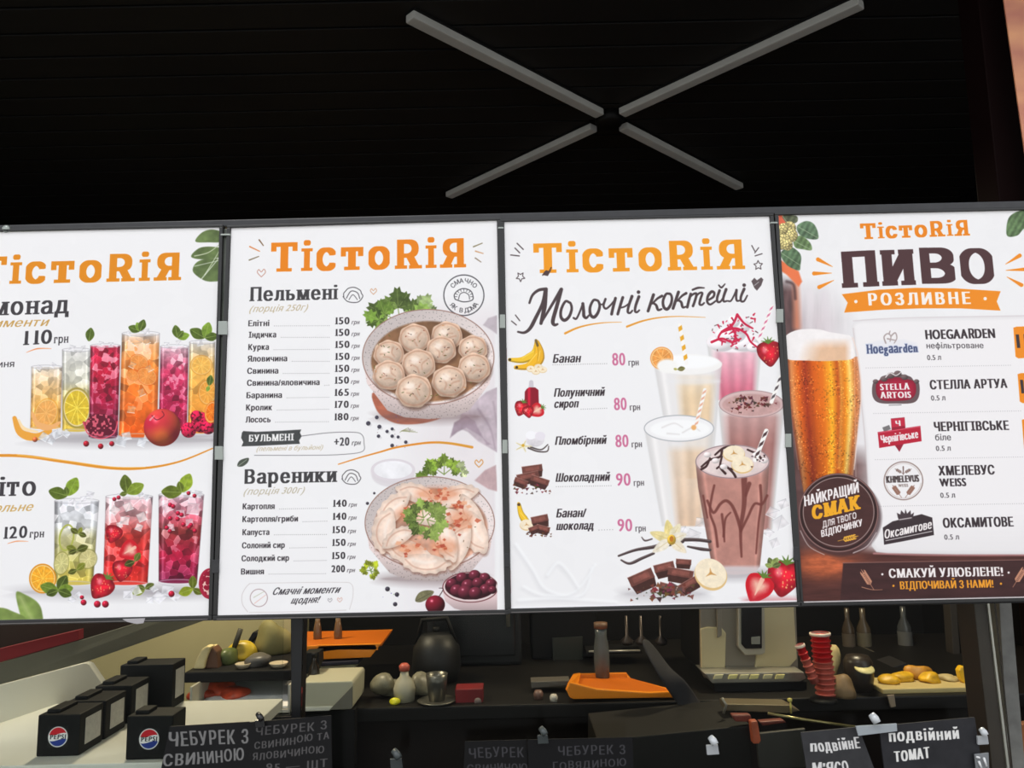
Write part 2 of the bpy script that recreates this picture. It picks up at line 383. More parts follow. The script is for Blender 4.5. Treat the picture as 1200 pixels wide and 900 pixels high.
def glass(c, xl, xr, yt, xbl, xbr, yb, stops, seed=0, facets=.3, cs=7, base=True, rim=2.2):
    """a tumbler of iced drink: tapered body with a cell pattern of ice, bright and dark edges"""
    G = grad(yt, yb, stops)
    def tx(X, Y, d):
        L = xl+(xbl-xl)*(Y-yt)/(yb-yt); R = xr+(xbr-xr)*(Y-yt)/(yb-yt); u = np.clip((X-L)/(R-L), 0, 1)
        k = G(Y); f, e, v = cells(X, Y, cs, seed); n = fbm(X, Y, cs*1.4, seed+9)
        k = k*(1+facets*(v-.5)[..., None]*1.1+facets*(n-.5)[..., None]*1.6)
        k = k+facets*.55*(np.clip(1-e/.12, 0, 1)*(v > .45)*(n > .45))[..., None]
        ic = (v > .72)*(n > .42)*np.clip(1.1-(Y-yt)/(yb-yt), .12, 1)*facets*1.5; k = lerp(k, RGB(250, 240, 240)*np.ones_like(k), np.clip(ic, 0, .62)); dk = (v < .22)*facets*.4; k = k*(1-dk)[..., None]
        k = k*(1-.22*np.clip((np.abs(u-.5)-.36)/.14, 0, 1))[..., None]
        k = k+(.20*np.exp(-((u-.1)/.03)**2)+.13*np.exp(-((u-.88)/.035)**2))[..., None]
        return k
    c.poly([(xl, yt), (xr, yt), (xbr, yb), (xbl, yb)], (0, 0, 0), tex=tx, soft=1.)
    m = (xl+xr)/2; hw = (xr-xl)/2; mb = (xbl+xbr)/2; hb = (xbr-xbl)/2
    c.ell(m, yt, hw, rim, (238, 236, 238), a=.45); c.ell(m, yt, hw, rim, (170, 165, 170), ring=.6, soft=.7, a=.8)
    if base:
        c.ell(mb, yb, hb, rim*.9, tuple(int(v) for v in stops[-1][1]), a=.9)
        c.ell(mb, yb+1.5, hb, rim*1.1, (205, 200, 205), a=.55, ring=1.4, soft=1)
    c.line([(xl, yt), (xbl, yb)], .7, .7, (150, 140, 145), smooth=False, a=.5); c.line([(xr, yt), (xbr, yb)], .7, .7, (150, 140, 145), smooth=False, a=.5)
def shadow(c, x, y, rx, ry, a=.25, col=(120, 112, 118)): c.ell(x, y, rx, ry, col, soft=max(ry*1.6, 3), a=a)
def citrus(c, x, y, rx, ry, rind, flesh, ang=0, a=1.):
    c.ell(x, y, rx, ry, rind, ang, a=a); c.ell(x, y, rx*.9, ry*.9, (250, 232, 180), ang, a=a*.8)
    F = RGB(*flesh)
    def tx(X, Y, u, v):
        t = np.arctan2(v, u); q = np.abs(np.sin(t*4.5)); r = np.hypot(u, v)+.12
        return np.clip(F*(.85+.3*fbm(X, Y, 3, 2)[..., None])+(.26*np.clip(1-q*r*5, 0, 1))[..., None], 0, 1)
    c.ell(x, y, rx*.84, ry*.84, flesh, ang, tex=tx, a=a)
def berry(c, x, y, r, col=(190, 22, 50), ry=None): c.ell(x, y, r, ry or r, col, sh=.5, hl=.6)
def strawberry(c, x, y, s, ang=0, cut=False, cap=True):
    t = math.radians(ang); R = lambda u, v: (x+s*(u*math.cos(t)-v*math.sin(t)), y+s*(u*math.sin(t)+v*math.cos(t)))
    P = [R(-.75, -.55), R(0, -.8), R(.75, -.55), R(.8, .1), R(.35, .75), R(0, 1), R(-.35, .75), R(-.8, .1)]
    if cut:
        c.poly(P, 0, smooth=True, tex=lambda X, Y, d: lerp(RGB(240, 180, 160), RGB(205, 25, 40), np.clip(1.25+d/(s*.42)+.35*fbm(X, Y, s*.4, 4), 0, 1)))
        c.line([R(0, -.5), R(0, .5)], s*.28, s*.06, (248, 205, 180), a=.8)
    else:
        c.poly(P, 0, smooth=True, tex=lambda X, Y, d: RGB(208, 28, 48)*(.62+.5*np.clip(-d/(s*.5), 0, 1)+.25*(vnoise(X, Y, s*.22, 3)-.5))[..., None])
        for i in range(16):
            r = random.Random(i*7+int(x)); u, v = r.uniform(-.6, .6), r.uniform(-.45, .65)
            if abs(u) < .75-max(v, 0)*.6: q = R(u, v); c.ell(q[0], q[1], max(.35, s*.035), max(.45, s*.05), (250, 190, 120), a=.75)
        q = R(-.3, -.2); c.ell(q[0], q[1], s*.16, s*.22, (255, 190, 190), soft=s*.2, a=.55)
    if cap:
        for g in (-70, -35, 0, 35, 70):
            h = math.radians(g-90+ang); q = R(0, -.68); c.line([q, (q[0]+math.cos(h)*s*.5, q[1]+math.sin(h)*s*.42)], s*.18, .4, (96, 128, 52))
def choc(c, x, y, w, h, ang, seed=0):
    t = math.radians(ang); R = lambda u, v: (x+u*w*math.cos(t)-v*h*math.sin(t), y+u*w*math.sin(t)+v*h*math.cos(t))
    K = RGB(112, 66, 58); n = lambda X, Y: .85+.3*fbm(X, Y, 5, seed)[..., None]
    c.poly([R(-.5, .0), R(.5, .0), R(.42, .62), R(-.42, .62)], 0, tex=lambda X, Y, d: K*.62*n(X, Y))
    c.poly([R(-.5, -.5), R(.5, -.5), R(.5, .1), R(-.5, .1)], 0, tex=lambda X, Y, d: K*n(X, Y))
    c.poly([R(-.34, -.36), R(.34, -.36), R(.34, -.04), R(-.34, -.04)], 0, tex=lambda X, Y, d: K*1.22*n(X, Y), soft=1)
    c.line([R(-.5, -.5), R(.5, -.5)], .7, .5, (190, 140, 128), smooth=False, a=.7)
def crumbs(c, x0, y0, x1, y1, n, r, col=(86, 50, 44), seed=0):
    q = random.Random(seed)
    for _ in range(n):
        x, y, s = q.uniform(x0, x1), q.uniform(y0, y1), r*q.uniform(.4, 1.3); t = q.uniform(0, 6)
        k = tuple(int(v*q.uniform(.7, 1.35)) for v in col)
        c.poly([(x+s*math.cos(t+i*2)*q.uniform(.6, 1.2), y+s*.8*math.sin(t+i*2)) for i in range(3)], k)
def banana(c, pts, w, col=(244, 196, 48)):
    c.line(pts, w*.5, w*.35, tuple(int(v*.75) for v in col), mid=w*1.05); c.line([(p[0]-w*.05, p[1]-w*.12) for p in pts], w*.35, w*.25, col, mid=w*.8); c.line([(p[0]-w*.12, p[1]-w*.24) for p in pts[1:-1]], .8, .6, (254, 232, 130), a=.8)
def slice_(c, x, y, rx, ry, ang=0):
    c.ell(x, y+ry*.12, rx, ry, (226, 190, 130), ang); c.ell(x, y, rx*.96, ry*.94, (250, 236, 204), ang, tex=lambda X, Y, u, v: RGB(250, 234, 205)*(.93+.1*fbm(X, Y, 4, 1)[..., None]))
    for i in range(3):
        t = i*2.094+.4; c.line([(x, y), (x+math.cos(t)*rx*.36, y+math.sin(t)*ry*.36)], rx*.16, .4, (205, 150, 80), a=.8)
def straw(c, x0, y0, x1, y1, w, colA, n=5):
    c.line([(x0, y0), (x1, y1)], w, w, (248, 244, 240), smooth=False)
    for i in range(n):
        a, b = (i+.15)/n, (i+.6)/n; X = lambda t: x0+(x1-x0)*t; Yy = lambda t: y0+(y1-y0)*t
        c.poly([(X(a)-w*.5, Yy(a)+w*.3), (X(a)+w*.5, Yy(a)-w*.4), (X(b)+w*.5, Yy(b)-w*.4), (X(b)-w*.5, Yy(b)+w*.3)], colA, soft=.8)
def vareniki_icon(c, x, y, r, col=INK, lw=.9):
    n = 9; pts = [(x+math.cos(math.pi*(1-i/n))*r*(1 if i % 2 else .93), y-math.sin(math.pi*(1-i/n))*r*.95) for i in range(n+1)]
    c.line(pts+[(x+r*.5, y+r*.55), (x-r*.5, y+r*.5), (x-r, y)], lw, lw, col); c.line([(x-r*.66, y+.15*r), (x-r*.2, y-r*.55), (x+r*.45, y-r*.4), (x+r*.7, y+r*.2)], lw, lw, col)
    c.line([(x-r*.4, y+.3*r), (x, y-r*.2), (x+r*.45, y+r*.3)], lw*.8, lw*.8, col)
def heart(c, x, y, s, col, lw=.8):
    c.line([(x, y+s), (x-s*.9, y), (x-s*.6, y-s*.7), (x, y-s*.15), (x+s*.6, y-s*.8), (x+s*.95, y-s*.05), (x, y+s)], lw, lw, col)
def arc_text(c, body, x, y, r, a0, a1, h, col, flip=False):
    n = len(body)
    for i, ch in enumerate(body):
        if ch == ' ': continue
        t = math.radians(a0+(a1-a0)*i/(n-1)); e, adv = glyph(ch); k = h/.728; cx = e[:, [0, 2]].mean()
        px, py = x+math.cos(t)*r, y-math.sin(t)*r; rx, ry = (math.sin(t), math.cos(t)) if not flip else (-math.sin(t), -math.cos(t)); ux, uy = (math.cos(t), -math.sin(t)) if not flip else (-math.cos(t), math.sin(t))
        E = np.zeros_like(e)
        for j in (0, 2):
            X = (e[:, j]-cx)*k; Z = (e[:, j+1]-.36)*k; E[:, j] = px+rx*X+ux*Z; E[:, j+1] = py+ry*X+uy*Z
        c.edges(E, col, 1, ((-.3, 0), (.3, 0), (0, .3)))
# ------------------------------------------------------------------ the four prints
def proj(P):
    v = Vector(P)-Vector((0, 0, EYE)); z = v.dot(FWD); return (600+FOC*v.dot(RIGHT)/z, 450-FOC*v.dot(UP)/z)
def slide(p, dx):                       # the point dx metres further along the row of boards
    w = at(p[0], p[1], D); w.x += dx; return proj(w)
WB = .3705*D
CORN = [
    [slide((257.3, 266.5), -WB), (257.3, 266.5), slide((244.5, 721), -WB), (244.5, 721)],
    [(271, 267.4), (582.2, 258.5), (255, 721), (591.5, 714.3)],
    [(591, 260.2), (901.3, 253.6), (599, 713), (934, 705)],
    [(912, 252.5), slide((912, 252.5), WB), (941, 704.5), slide((941, 704.5), WB)]]
def canvas(i):
    q = CORN[i]; return Canvas(*q, int(326*TPP), int(456*TPP))
def paper(c, col=(240, 238, 238)):
    k = RGB(*col); c.I[:] = k*(1+.012*(fbm(c.X, c.Y, 60, 4)-.5))[..., None]

def print_drinks():
    c = canvas(0); paper(c)
    title(c, -27, 213, 333, 327.5, 31, (226, 138, 14))
    # monstera leaf, top right corner
    for k, P in enumerate([[(229, 283), (236, 273), (248, 269), (262, 273), (260, 283), (244, 284)], [(224, 301), (233, 291), (247, 289), (262, 292), (262, 300), (240, 304)], [(226, 318), (231, 307), (246, 303), (262, 306), (262, 326), (250, 330), (238, 328)]]):
        c.poly(P, 0, smooth=True, soft=1, tex=lambda X, Y, d: RGB(104, 124, 72)*(.7+.6*fbm(X, Y, 14, 3))[..., None])
    c.line([(228, 300), (244, 296), (258, 286)], 1.2, .8, (196, 204, 170)); c.line([(240, 322), (250, 306), (258, 292)], 1.2, .8, (190, 200, 165))
    c.line([(236, 327), (262, 296)], 1.4, 1, (226, 232, 214), smooth=False, a=.7); c.line([(228, 312), (262, 304)], 1.2, 1, (226, 232, 214), smooth=False, a=.6)
    c.text('Лимонад', -49, 371, 80.5, 367, 21, INK, bold=2., serif=.07)
    c.text('асортименти', -60, 385, 55, 382, 10, (200, 158, 84), bold=.5, shear=.42)
    c.text('110', 27, 404.5, 60.5, 402.5, 16.5, INK, bold=1.3, serif=.06, cap=.691); c.text('грн', 63, 402.3, 80, 401.5, 9.6, INK, bold=.5, serif=.03)
    c.line([(31, 413), (44, 408.6), (60, 408.5)], .5, .5, (238, 150, 92), mid=1.5)
    c.text('Апельсин, манго', -90, 413, -4, 411, 8, INK, bold=.3); c.text('Персик/диня', -60, 432, 16.5, 430, 8, INK, bold=.35)
    # lemonade glasses
    shadow(c, 150, 516, 112, 7, .4); shadow(c, 150, 511, 100, 5, .3)
    OR = [(0, (232, 218, 200)), (.25, (236, 200, 150)), (.6, (238, 178, 92)), (1, (240, 170, 62))]
    glass(c, 37, 73, 430, 35.5, 71, 501, OR, 1, .22, 7); citrus(c, 54, 484, 14, 18, (236, 160, 52), (236, 150, 66), 20, .6)
    glass(c, 73, 106, 410, 73, 104, 504, [(0, (222, 220, 216)), (.4, (220, 216, 196)), (.6, (232, 208, 120)), (1, (216, 180, 60))], 3, .18, 8); citrus(c, 90, 478, 17, 24, (170, 150, 70), (224, 190, 50), 0)
    glass(c, 106, 141, 405, 104, 138, 512, [(0, (206, 40, 74)), (.3, (190, 22, 56)), (.6, (168, 20, 60)), (1, (92, 14, 44))], 5, .34, 6)
    glass(c, 143, 187, 391, 139, 184, 510, [(0, (224, 210, 200)), (.12, (240, 170, 110)), (.35, (240, 128, 40)), (.7, (236, 110, 34)), (1, (232, 88, 10))], 8, .3, 10, rim=3)
    for x, y, s in ((163, 425, 12), (172, 441, 13), (156, 440, 8)): citrus(c, x, y, s, s*.8, (226, 96, 20), (238, 124, 34), 30, .55)
    for i, (x, y, s) in enumerate(((155, 428, 5), (175, 432, 5), (160, 402, 6), (172, 400, 5), (166, 460, 6), (154, 480, 6))): ice(c, x, y, s, i, (246, 190, 140), .5)
    glass(c, 188, 221, 406, 186, 219, 503, [(0, (226, 190, 200)), (.3, (206, 56, 96)), (.7, (178, 26, 72)), (1, (160, 20, 58))], 11, .36, 6)
    glass(c, 222, 252, 401, 220, 251, 506, [(0, (232, 224, 214)), (.3, (240, 184, 90)), (.7, (242, 160, 60)), (1, (238, 140, 40))], 14, .2, 8)
    citrus(c, 236, 428, 13, 12, (226, 150, 50), (240, 170, 60), 0, .7); citrus(c, 243, 460, 11, 15, (226, 140, 40), (240, 150, 40), 0, .7)
    for x, y, s in ((46, 431, 4), (62, 428, 4), (118, 403, 4), (130, 404, 4), (195, 404, 4), (210, 402, 5), (84, 408, 5), (98, 408, 4), (152, 390, 5), (172, 389, 5), (234, 402, 5)): ice(c, x, y, s, int(x), (230, 226, 228), .6)
    for x, y, s, A in ((104, 400, 9, [(80, 1.8)]), (164, 388, 9, [(160, 1.6), (110, 1.2), (70, 1.6)]), (208, 396, 9, [(100, 1.7), (15, 1.6), (50, 1.2)]), (240, 396, 10, [(150, 2.), (75, 1.9), (10, 1.6)])): mint(c, x, y, s, A)
    mint(c, 245, 452, 9, [(80, 1.4), (250, .8)])
    # fruit and ice in front
    c.line([(17, 490), (24, 507), (42, 512), (58, 505)], 5, 6, (236, 164, 60), mid=10); c.line([(22, 492), (28, 502), (44, 506)], 2, 2, (250, 220, 170), mid=4); c.line([(38, 484), (44, 497), (58, 501), (70, 495)], 3, 3, (240, 176, 110), mid=8)
    berry(c, 41, 515, 3, (226, 110, 60))
    c.poly([(97, 494), (104, 506), (118, 512), (133, 505), (138, 493), (128, 498), (112, 499)], (150, 24, 44), smooth=True); c.ell(118, 498, 18, 13, 0, tex=lambda X, Y, u, v: lerp(RGB(96, 14, 40), RGB(214, 90, 110), (vnoise(X, Y, 2.6, 4) > .62)*1.)); c.line([(98, 495), (103, 508), (118, 514), (133, 508), (138, 494)], 1.4, 1.4, (226, 90, 110))
    for i, (x, y, s) in enumerate(((52, 512, 7), (66, 509, 7), (78, 508, 6), (60, 517, 5), (142, 517, 9), (148, 511, 7), (166, 519, 7), (172, 513, 5), (128, 521, 4))): ice(c, x, y, s, i+20)
    for x, y, r in ((101, 520, 3.4), (118, 523, 3.2), (131, 520, 3)): berry(c, x, y, r, (176, 20, 40))
    c.ell(190, 501, 21.5, 22, (190, 40, 52), sh=.45, hl=.35, tex=lambda X, Y, u, v: lerp(RGB(178, 26, 58), RGB(238, 110, 56), np.clip(vnoise(X, Y, 16, 2)*.7+.5*np.exp(-((u+.1)**2+(v-.55)**2)*3), 0, 1)))
    c.line([(178, 487), (184, 492), (192, 487), (190, 482)], 1, 1, (120, 30, 44)); c.line([(176, 492), (181, 487)], 2.4, 1, (246, 190, 196), a=.7)
    for x, y, r in ((221, 504, 9), (236, 495, 12), (244, 501, 8), (230, 488, 7)): c.ell(x, y, r, r, 0, sh=.4, tex=lambda X, Y, u, v: RGB(176, 22, 62)*(.65+.8*(cells(X, Y, 3, 5)[0] < .55))[..., None]*.9)
    citrus(c, 248, 483, 8, 13, (240, 130, 30), (244, 120, 20), 10)
    # swoosh
    c.line([(-90, 545), (-40, 536), (20, 534), (75, 541), (130, 548.5), (170, 548.5), (210, 541), (249, 525.5)], 3, 1.4, (226, 146, 38), mid=3.6); c.line([(20, 533), (75, 539.6), (130, 547), (170, 547.5)], .8, .6, (250, 196, 96))
    c.text('Мохіто', -68, 583, 41.5, 580.5, 22, INK, bold=2.1, serif=.07)
    c.text('безалкогольне', -80, 603, 37, 598.5, 10, (206, 166, 92), bold=.5, shear=.42)
    c.text('120', 4, 631.5, 31.5, 630, 14, INK, bold=1.1, serif=.06, cap=.691); c.text('грн', 34.5, 630, 51.5, 629.5, 8.8, INK, bold=.5, serif=.03)
    c.line([(9, 637), (20, 634.2), (33, 634.5)], .5, .4, (238, 150, 92), mid=1.3)
    # mojito glasses
    shadow(c, 120, 694, 100, 8, .34); shadow(c, 215, 694, 50, 7, .3)
    glass(c, 64, 116, 587, 63.5, 109, 683, [(0, (214, 214, 220)), (.3, (222, 222, 222)), (.45, (196, 190, 140)), (.75, (184, 176, 96)), (1, (206, 182, 74))], 31, .26, 9, rim=3)
    citrus(c, 72, 660, 9, 14, (150, 146, 70), (196, 190, 120), 10, .75); citrus(c, 103, 655, 11, 12, (140, 136, 70), (200, 190, 126), 20, .7); c.ell(78, 630, 8, 15, (176, 180, 80), 10, ring=2)
    for x, y, s, A in ((90, 645, 10, [(20, 1.4), (160, 1.3), (200, 1.)]), (92, 625, 9, [(150, 1.2), (60, .9), (340, 1.1)]), (90, 668, 9, [(200, 1.2), (40, 1.4)])): mint(c, x, y, s, A, (104, 116, 40))
    glass(c, 124, 179, 582, 121, 173, 683, [(0, (232, 200, 206)), (.25, (226, 150, 152)), (.45, (222, 60, 54)), (.8, (206, 32, 34)), (1, (228, 52, 40))], 37, .34, 9, rim=3)
    for i, (x, y, s) in enumerate(((134, 598, 7), (150, 594, 7), (166, 606, 8), (146, 610, 7), (163, 618, 6), (140, 615, 5))): ice(c, x, y, s, i+2, (240, 222, 220), .8)
    strawberry(c, 133, 625, 12, 20, cap=False); strawberry(c, 152, 645, 14, 60, True, False); strawberry(c, 143, 668, 14, 10, cap=False); mint(c, 158, 658, 10, [(200, 1.3), (60, 1.2)], (86, 96, 40))
    glass(c, 186, 239, 580, 186, 231, 681, [(0, (226, 188, 200)), (.28, (214, 92, 112)), (.42, (150, 52, 52)), (.7, (178, 22, 60)), (1, (120, 14, 56))], 43, .36, 8, rim=3)
    for i, (x, y, s) in enumerate(((196, 595, 7), (212, 602, 7), (226, 596, 10), (222, 612, 6), (200, 618, 6))): ice(c, x, y, s, i+8, (236, 196, 204), .75)
    for i in range(12): r = random.Random(i); berry(c, r.uniform(190, 230), r.uniform(588, 624), 2.6, (190, 20, 56))
    for x, y, s in ((105, 580, 6), (98, 585, 5), (86, 588, 5), (140, 581, 4), (164, 579, 5), (172, 583, 4), (232, 579, 6), (222, 578, 4)): ice(c, x, y, s, int(x)+1, (232, 228, 232), .75)
    mint(c, 79, 581, 12, [(165, 1.9), (62, 2.), (100, .9)], (112, 146, 50)); mint(c, 149, 578, 11, [(98, 2.), (28, 2.), (190, .8)], (112, 140, 50)); mint(c, 213, 577, 12, [(178, 2.), (66, 2.), (105, 1.1)], (124, 154, 50))
    for x, y in ((228, 581), (221, 578), (139, 583), (134, 585)): berry(c, x, y, 2.4, (180, 30, 54))
    citrus(c, 50, 678, 16, 17.5, (222, 146, 30), (244, 170, 44), 0)
    mint(c, 68, 692, 12, [(60, 1.7), (165, 1.8), (200, 1.2), (10, 1.5), (-20, 1.4)], (92, 122, 44)); mint(c, 170, 690, 10, [(30, 1.2), (200, 1.6), (160, 1.)], (112, 132, 60)); mint(c, 226, 690, 11, [(90, 1.4), (200, 1.6), (-30, 1.1)], (118, 140, 40))
    strawberry(c, 119, 687, 17, 35); 
    for i, (x, y, s) in enumerate(((150, 697, 8), (160, 692, 7), (186, 700, 9), (196, 692, 9), (205, 699, 7), (180, 690, 5), (84, 703, 5), (92, 697, 5), (176, 703, 6))): ice(c, x, y, s, i+50, (236, 234, 238))
    for x, y, r in ((98, 706, 3.4), (114, 708, 4), (123.5, 708, 4), (201, 696, 3.6), (242, 697, 3.6), (96, 700, 2.4)): berry(c, x, y, r, (188, 22, 52))
    c.ell(246, 684, 13, 18, (170, 30, 60)); c.ell(247, 683, 10.5, 15, 0, tex=lambda X, Y, u, v: lerp(RGB(236, 190, 180), RGB(150, 16, 48), (cells(X, Y, 4.2, 3)[0] < .6)*1.))
    # blurred leaf in the lower left corner
    for P, k in (([(19, 694), (30, 697), (43, 705), (49, 716), (49, 735), (30, 735), (22, 714)], 0), ([(-30, 715), (0, 712), (16, 717), (30, 724), (34, 735), (-30, 735)], 1)):
        c.poly(P, 0, smooth=True, soft=1.6, tex=lambda X, Y, d, k=k: RGB(118, 138, 70)*(.75+.55*fbm(X, Y, 18, 3+k))[..., None])
    c.line([(24, 700), (31, 714), (40, 730)], 5, 3, (176, 190, 120), soft=5, a=.7)
    # a white-framed label strip further left, mostly outside the picture
    return c

def bowl(c, x, y, rx, ry, yb, inner, seed):
    """speckled stoneware bowl seen from above at an angle"""
    sp = lambda X, Y: np.where(cells(X, Y, 4.2, seed)[0] < .13, .72, 1.)[..., None]
    shadow(c, x+2, yb-2, rx*.8, 7, .5, (110, 84, 84))
    P = [(x-rx, y), (x-rx*.93, y+ry*.55), (x-rx*.62, yb-9), (x-rx*.36, yb-1), (x, yb+1), (x+rx*.36, yb-1), (x+rx*.62, yb-9), (x+rx*.93, y+ry*.55), (x+rx, y)]
    c.poly(P+[(x+rx*.5, y-5), (x-rx*.5, y-5)], 0, tex=lambda X, Y, d: RGB(232, 212, 208)*(1.06-.30*np.clip((Y-y-ry*.6)/(yb-y-ry*.6+1), 0, 1)[..., None]-.12*np.clip(np.abs(X-x)/rx-.5, 0, 1)[..., None])*sp(X, Y), soft=.8)
    c.ell(x, y, rx, ry, (216, 190, 184)); c.ell(x, y-.6, rx-.8, ry-1, 0, tex=lambda X, Y, u, v: RGB(234, 220, 216)*(.86+.16*np.clip(u*.6+v*.5+.6, 0, 1))[..., None]*sp(X, Y))
    c.ell(x, y, rx-.2, ry-.4, (150, 112, 100), ring=1., soft=.7)
    c.ell(x+1, y+ry*.09, rx*.88, ry*.84, inner, soft=2.5, tex=lambda X, Y, u, v: RGB(*inner)*(.72+.5*fbm(X, Y, 14, 6)+.16*v)[..., None])
def pelmen(c, x, y, r, k=0):
    c.ell(x+1.5, y+2.5, r*1.02, r*.92, (88, 56, 40), soft=4, a=.6)
    T = lambda X, Y, u, v: RGB(236, 206, 182)*(.84+.20*fbm(X, Y, 7, k)+.14*np.clip(-.5*u-.6*v, -1, 1)-.18*np.clip(np.hypot(u, v)-.62, 0, 1))[..., None]
    t0 = k*1.3
    P = [(x+math.cos(i*.4189)*r*(1.02 if i % 2 else .95), y+math.sin(i*.4189)*r*.9*(1.02 if i % 2 else .95)) for i in range(15)]
    c.poly(P, 0, smooth=True, tex=lambda X, Y, d: RGB(232, 198, 172)*(.80+.2*fbm(X, Y, 5, k)+.14*np.clip((y-Y)/r, -1, 1))[..., None])
    c.ell(x, y, r*.86, r*.76, (176, 124, 98), soft=1.4, a=.55, ring=1.6)
    c.ell(x, y, r*.74, r*.64, 0, tex=T, soft=2)
    for i in range(3):
        a = t0+i*2.1; c.line([(x+math.cos(a)*r*.55, y+math.sin(a)*r*.48), (x+math.cos(a+.5)*r*.2, y+math.sin(a+.5)*r*.2), (x+math.cos(a+1.6)*r*.4, y+math.sin(a+1.6)*r*.34)], 1.6, .8, (188, 136, 112), soft=2, a=.7)
    c.ell(x-r*.2, y-r*.25, r*.26, r*.2, (255, 240, 226), soft=4, a=.8)
    for i in range(7):
        q = random.Random(k*11+i); c.line([(x+q.uniform(-.5, .5)*r, y+q.uniform(-.5, .5)*r)]*1+[(x+q.uniform(-.5, .5)*r, y+q.uniform(-.4, .4)*r)], .1, .1, (90, 90, 50), a=.0)
        px, py = x+q.uniform(-.55, .55)*r, y+q.uniform(-.5, .5)*r; c.line([(px, py), (px+q.uniform(-2, 2), py+q.uniform(-1.5, 1.5))], .9, .6, q.choice([(84, 92, 44), (74, 50, 44), (150, 80, 60)]), smooth=False)
def varenik(c, x, y, L, w, ang, k=0):
    t = math.radians(ang); R = lambda u, v: (x+u*math.cos(t)-v*math.sin(t), y+u*math.sin(t)+v*math.cos(t))
    out = []
    for i in range(15):
        a = math.pi*i/14; rr = 1+(.05 if i % 2 else -.04); out.append(R(-math.cos(a)*L*rr, math.sin(a)*w*rr))
    P = out+[R(L*.5, -w*.28), R(0, -w*.38), R(-L*.5, -w*.28)]
    c.poly([(p[0]+1, p[1]+2.5) for p in P], (120, 70, 50), smooth=True, soft=4, a=.55)
    c.poly(P, 0, smooth=True, tex=lambda X, Y, d: RGB(244, 218, 200)*(.80+.22*fbm(X, Y, 9, k)+.10*np.clip(-d/6, 0, 1))[..., None])
    c.line([R(-L*.78, w*.12), R(-L*.45, w*.55), R(0, w*.7), R(L*.45, w*.55), R(L*.78, w*.12)], 1.2, 1.2, (202, 150, 126), soft=1.8, a=.8)
    c.line([R(-L*.5, w*.1), R(0, w*.22), R(L*.4, w*.05)], 3, 2, (254, 242, 232), soft=4, a=.7)

def rows(c, L, P):
    for s, x0, x1, y in L: c.text(s, x0, y, x1, y-(x1-x0)*.012, 6.9, (56, 50, 54), bold=.75)
    for (s, x0, x1, y), (_, a, b, yl) in zip(P, L):
        c.text(s, x0, y, x1, y-.3, 8.1, (56, 50, 54), bold=.85, serif=.06, cap=.691); c.text('грн', x1+2.2, y, x1+11.2, y-.2, 4.9, (92, 84, 88), bold=.3, shear=.25)
        c.dots(b+6, yl-.4, x0-7, y+1.6, 2.3, .42)

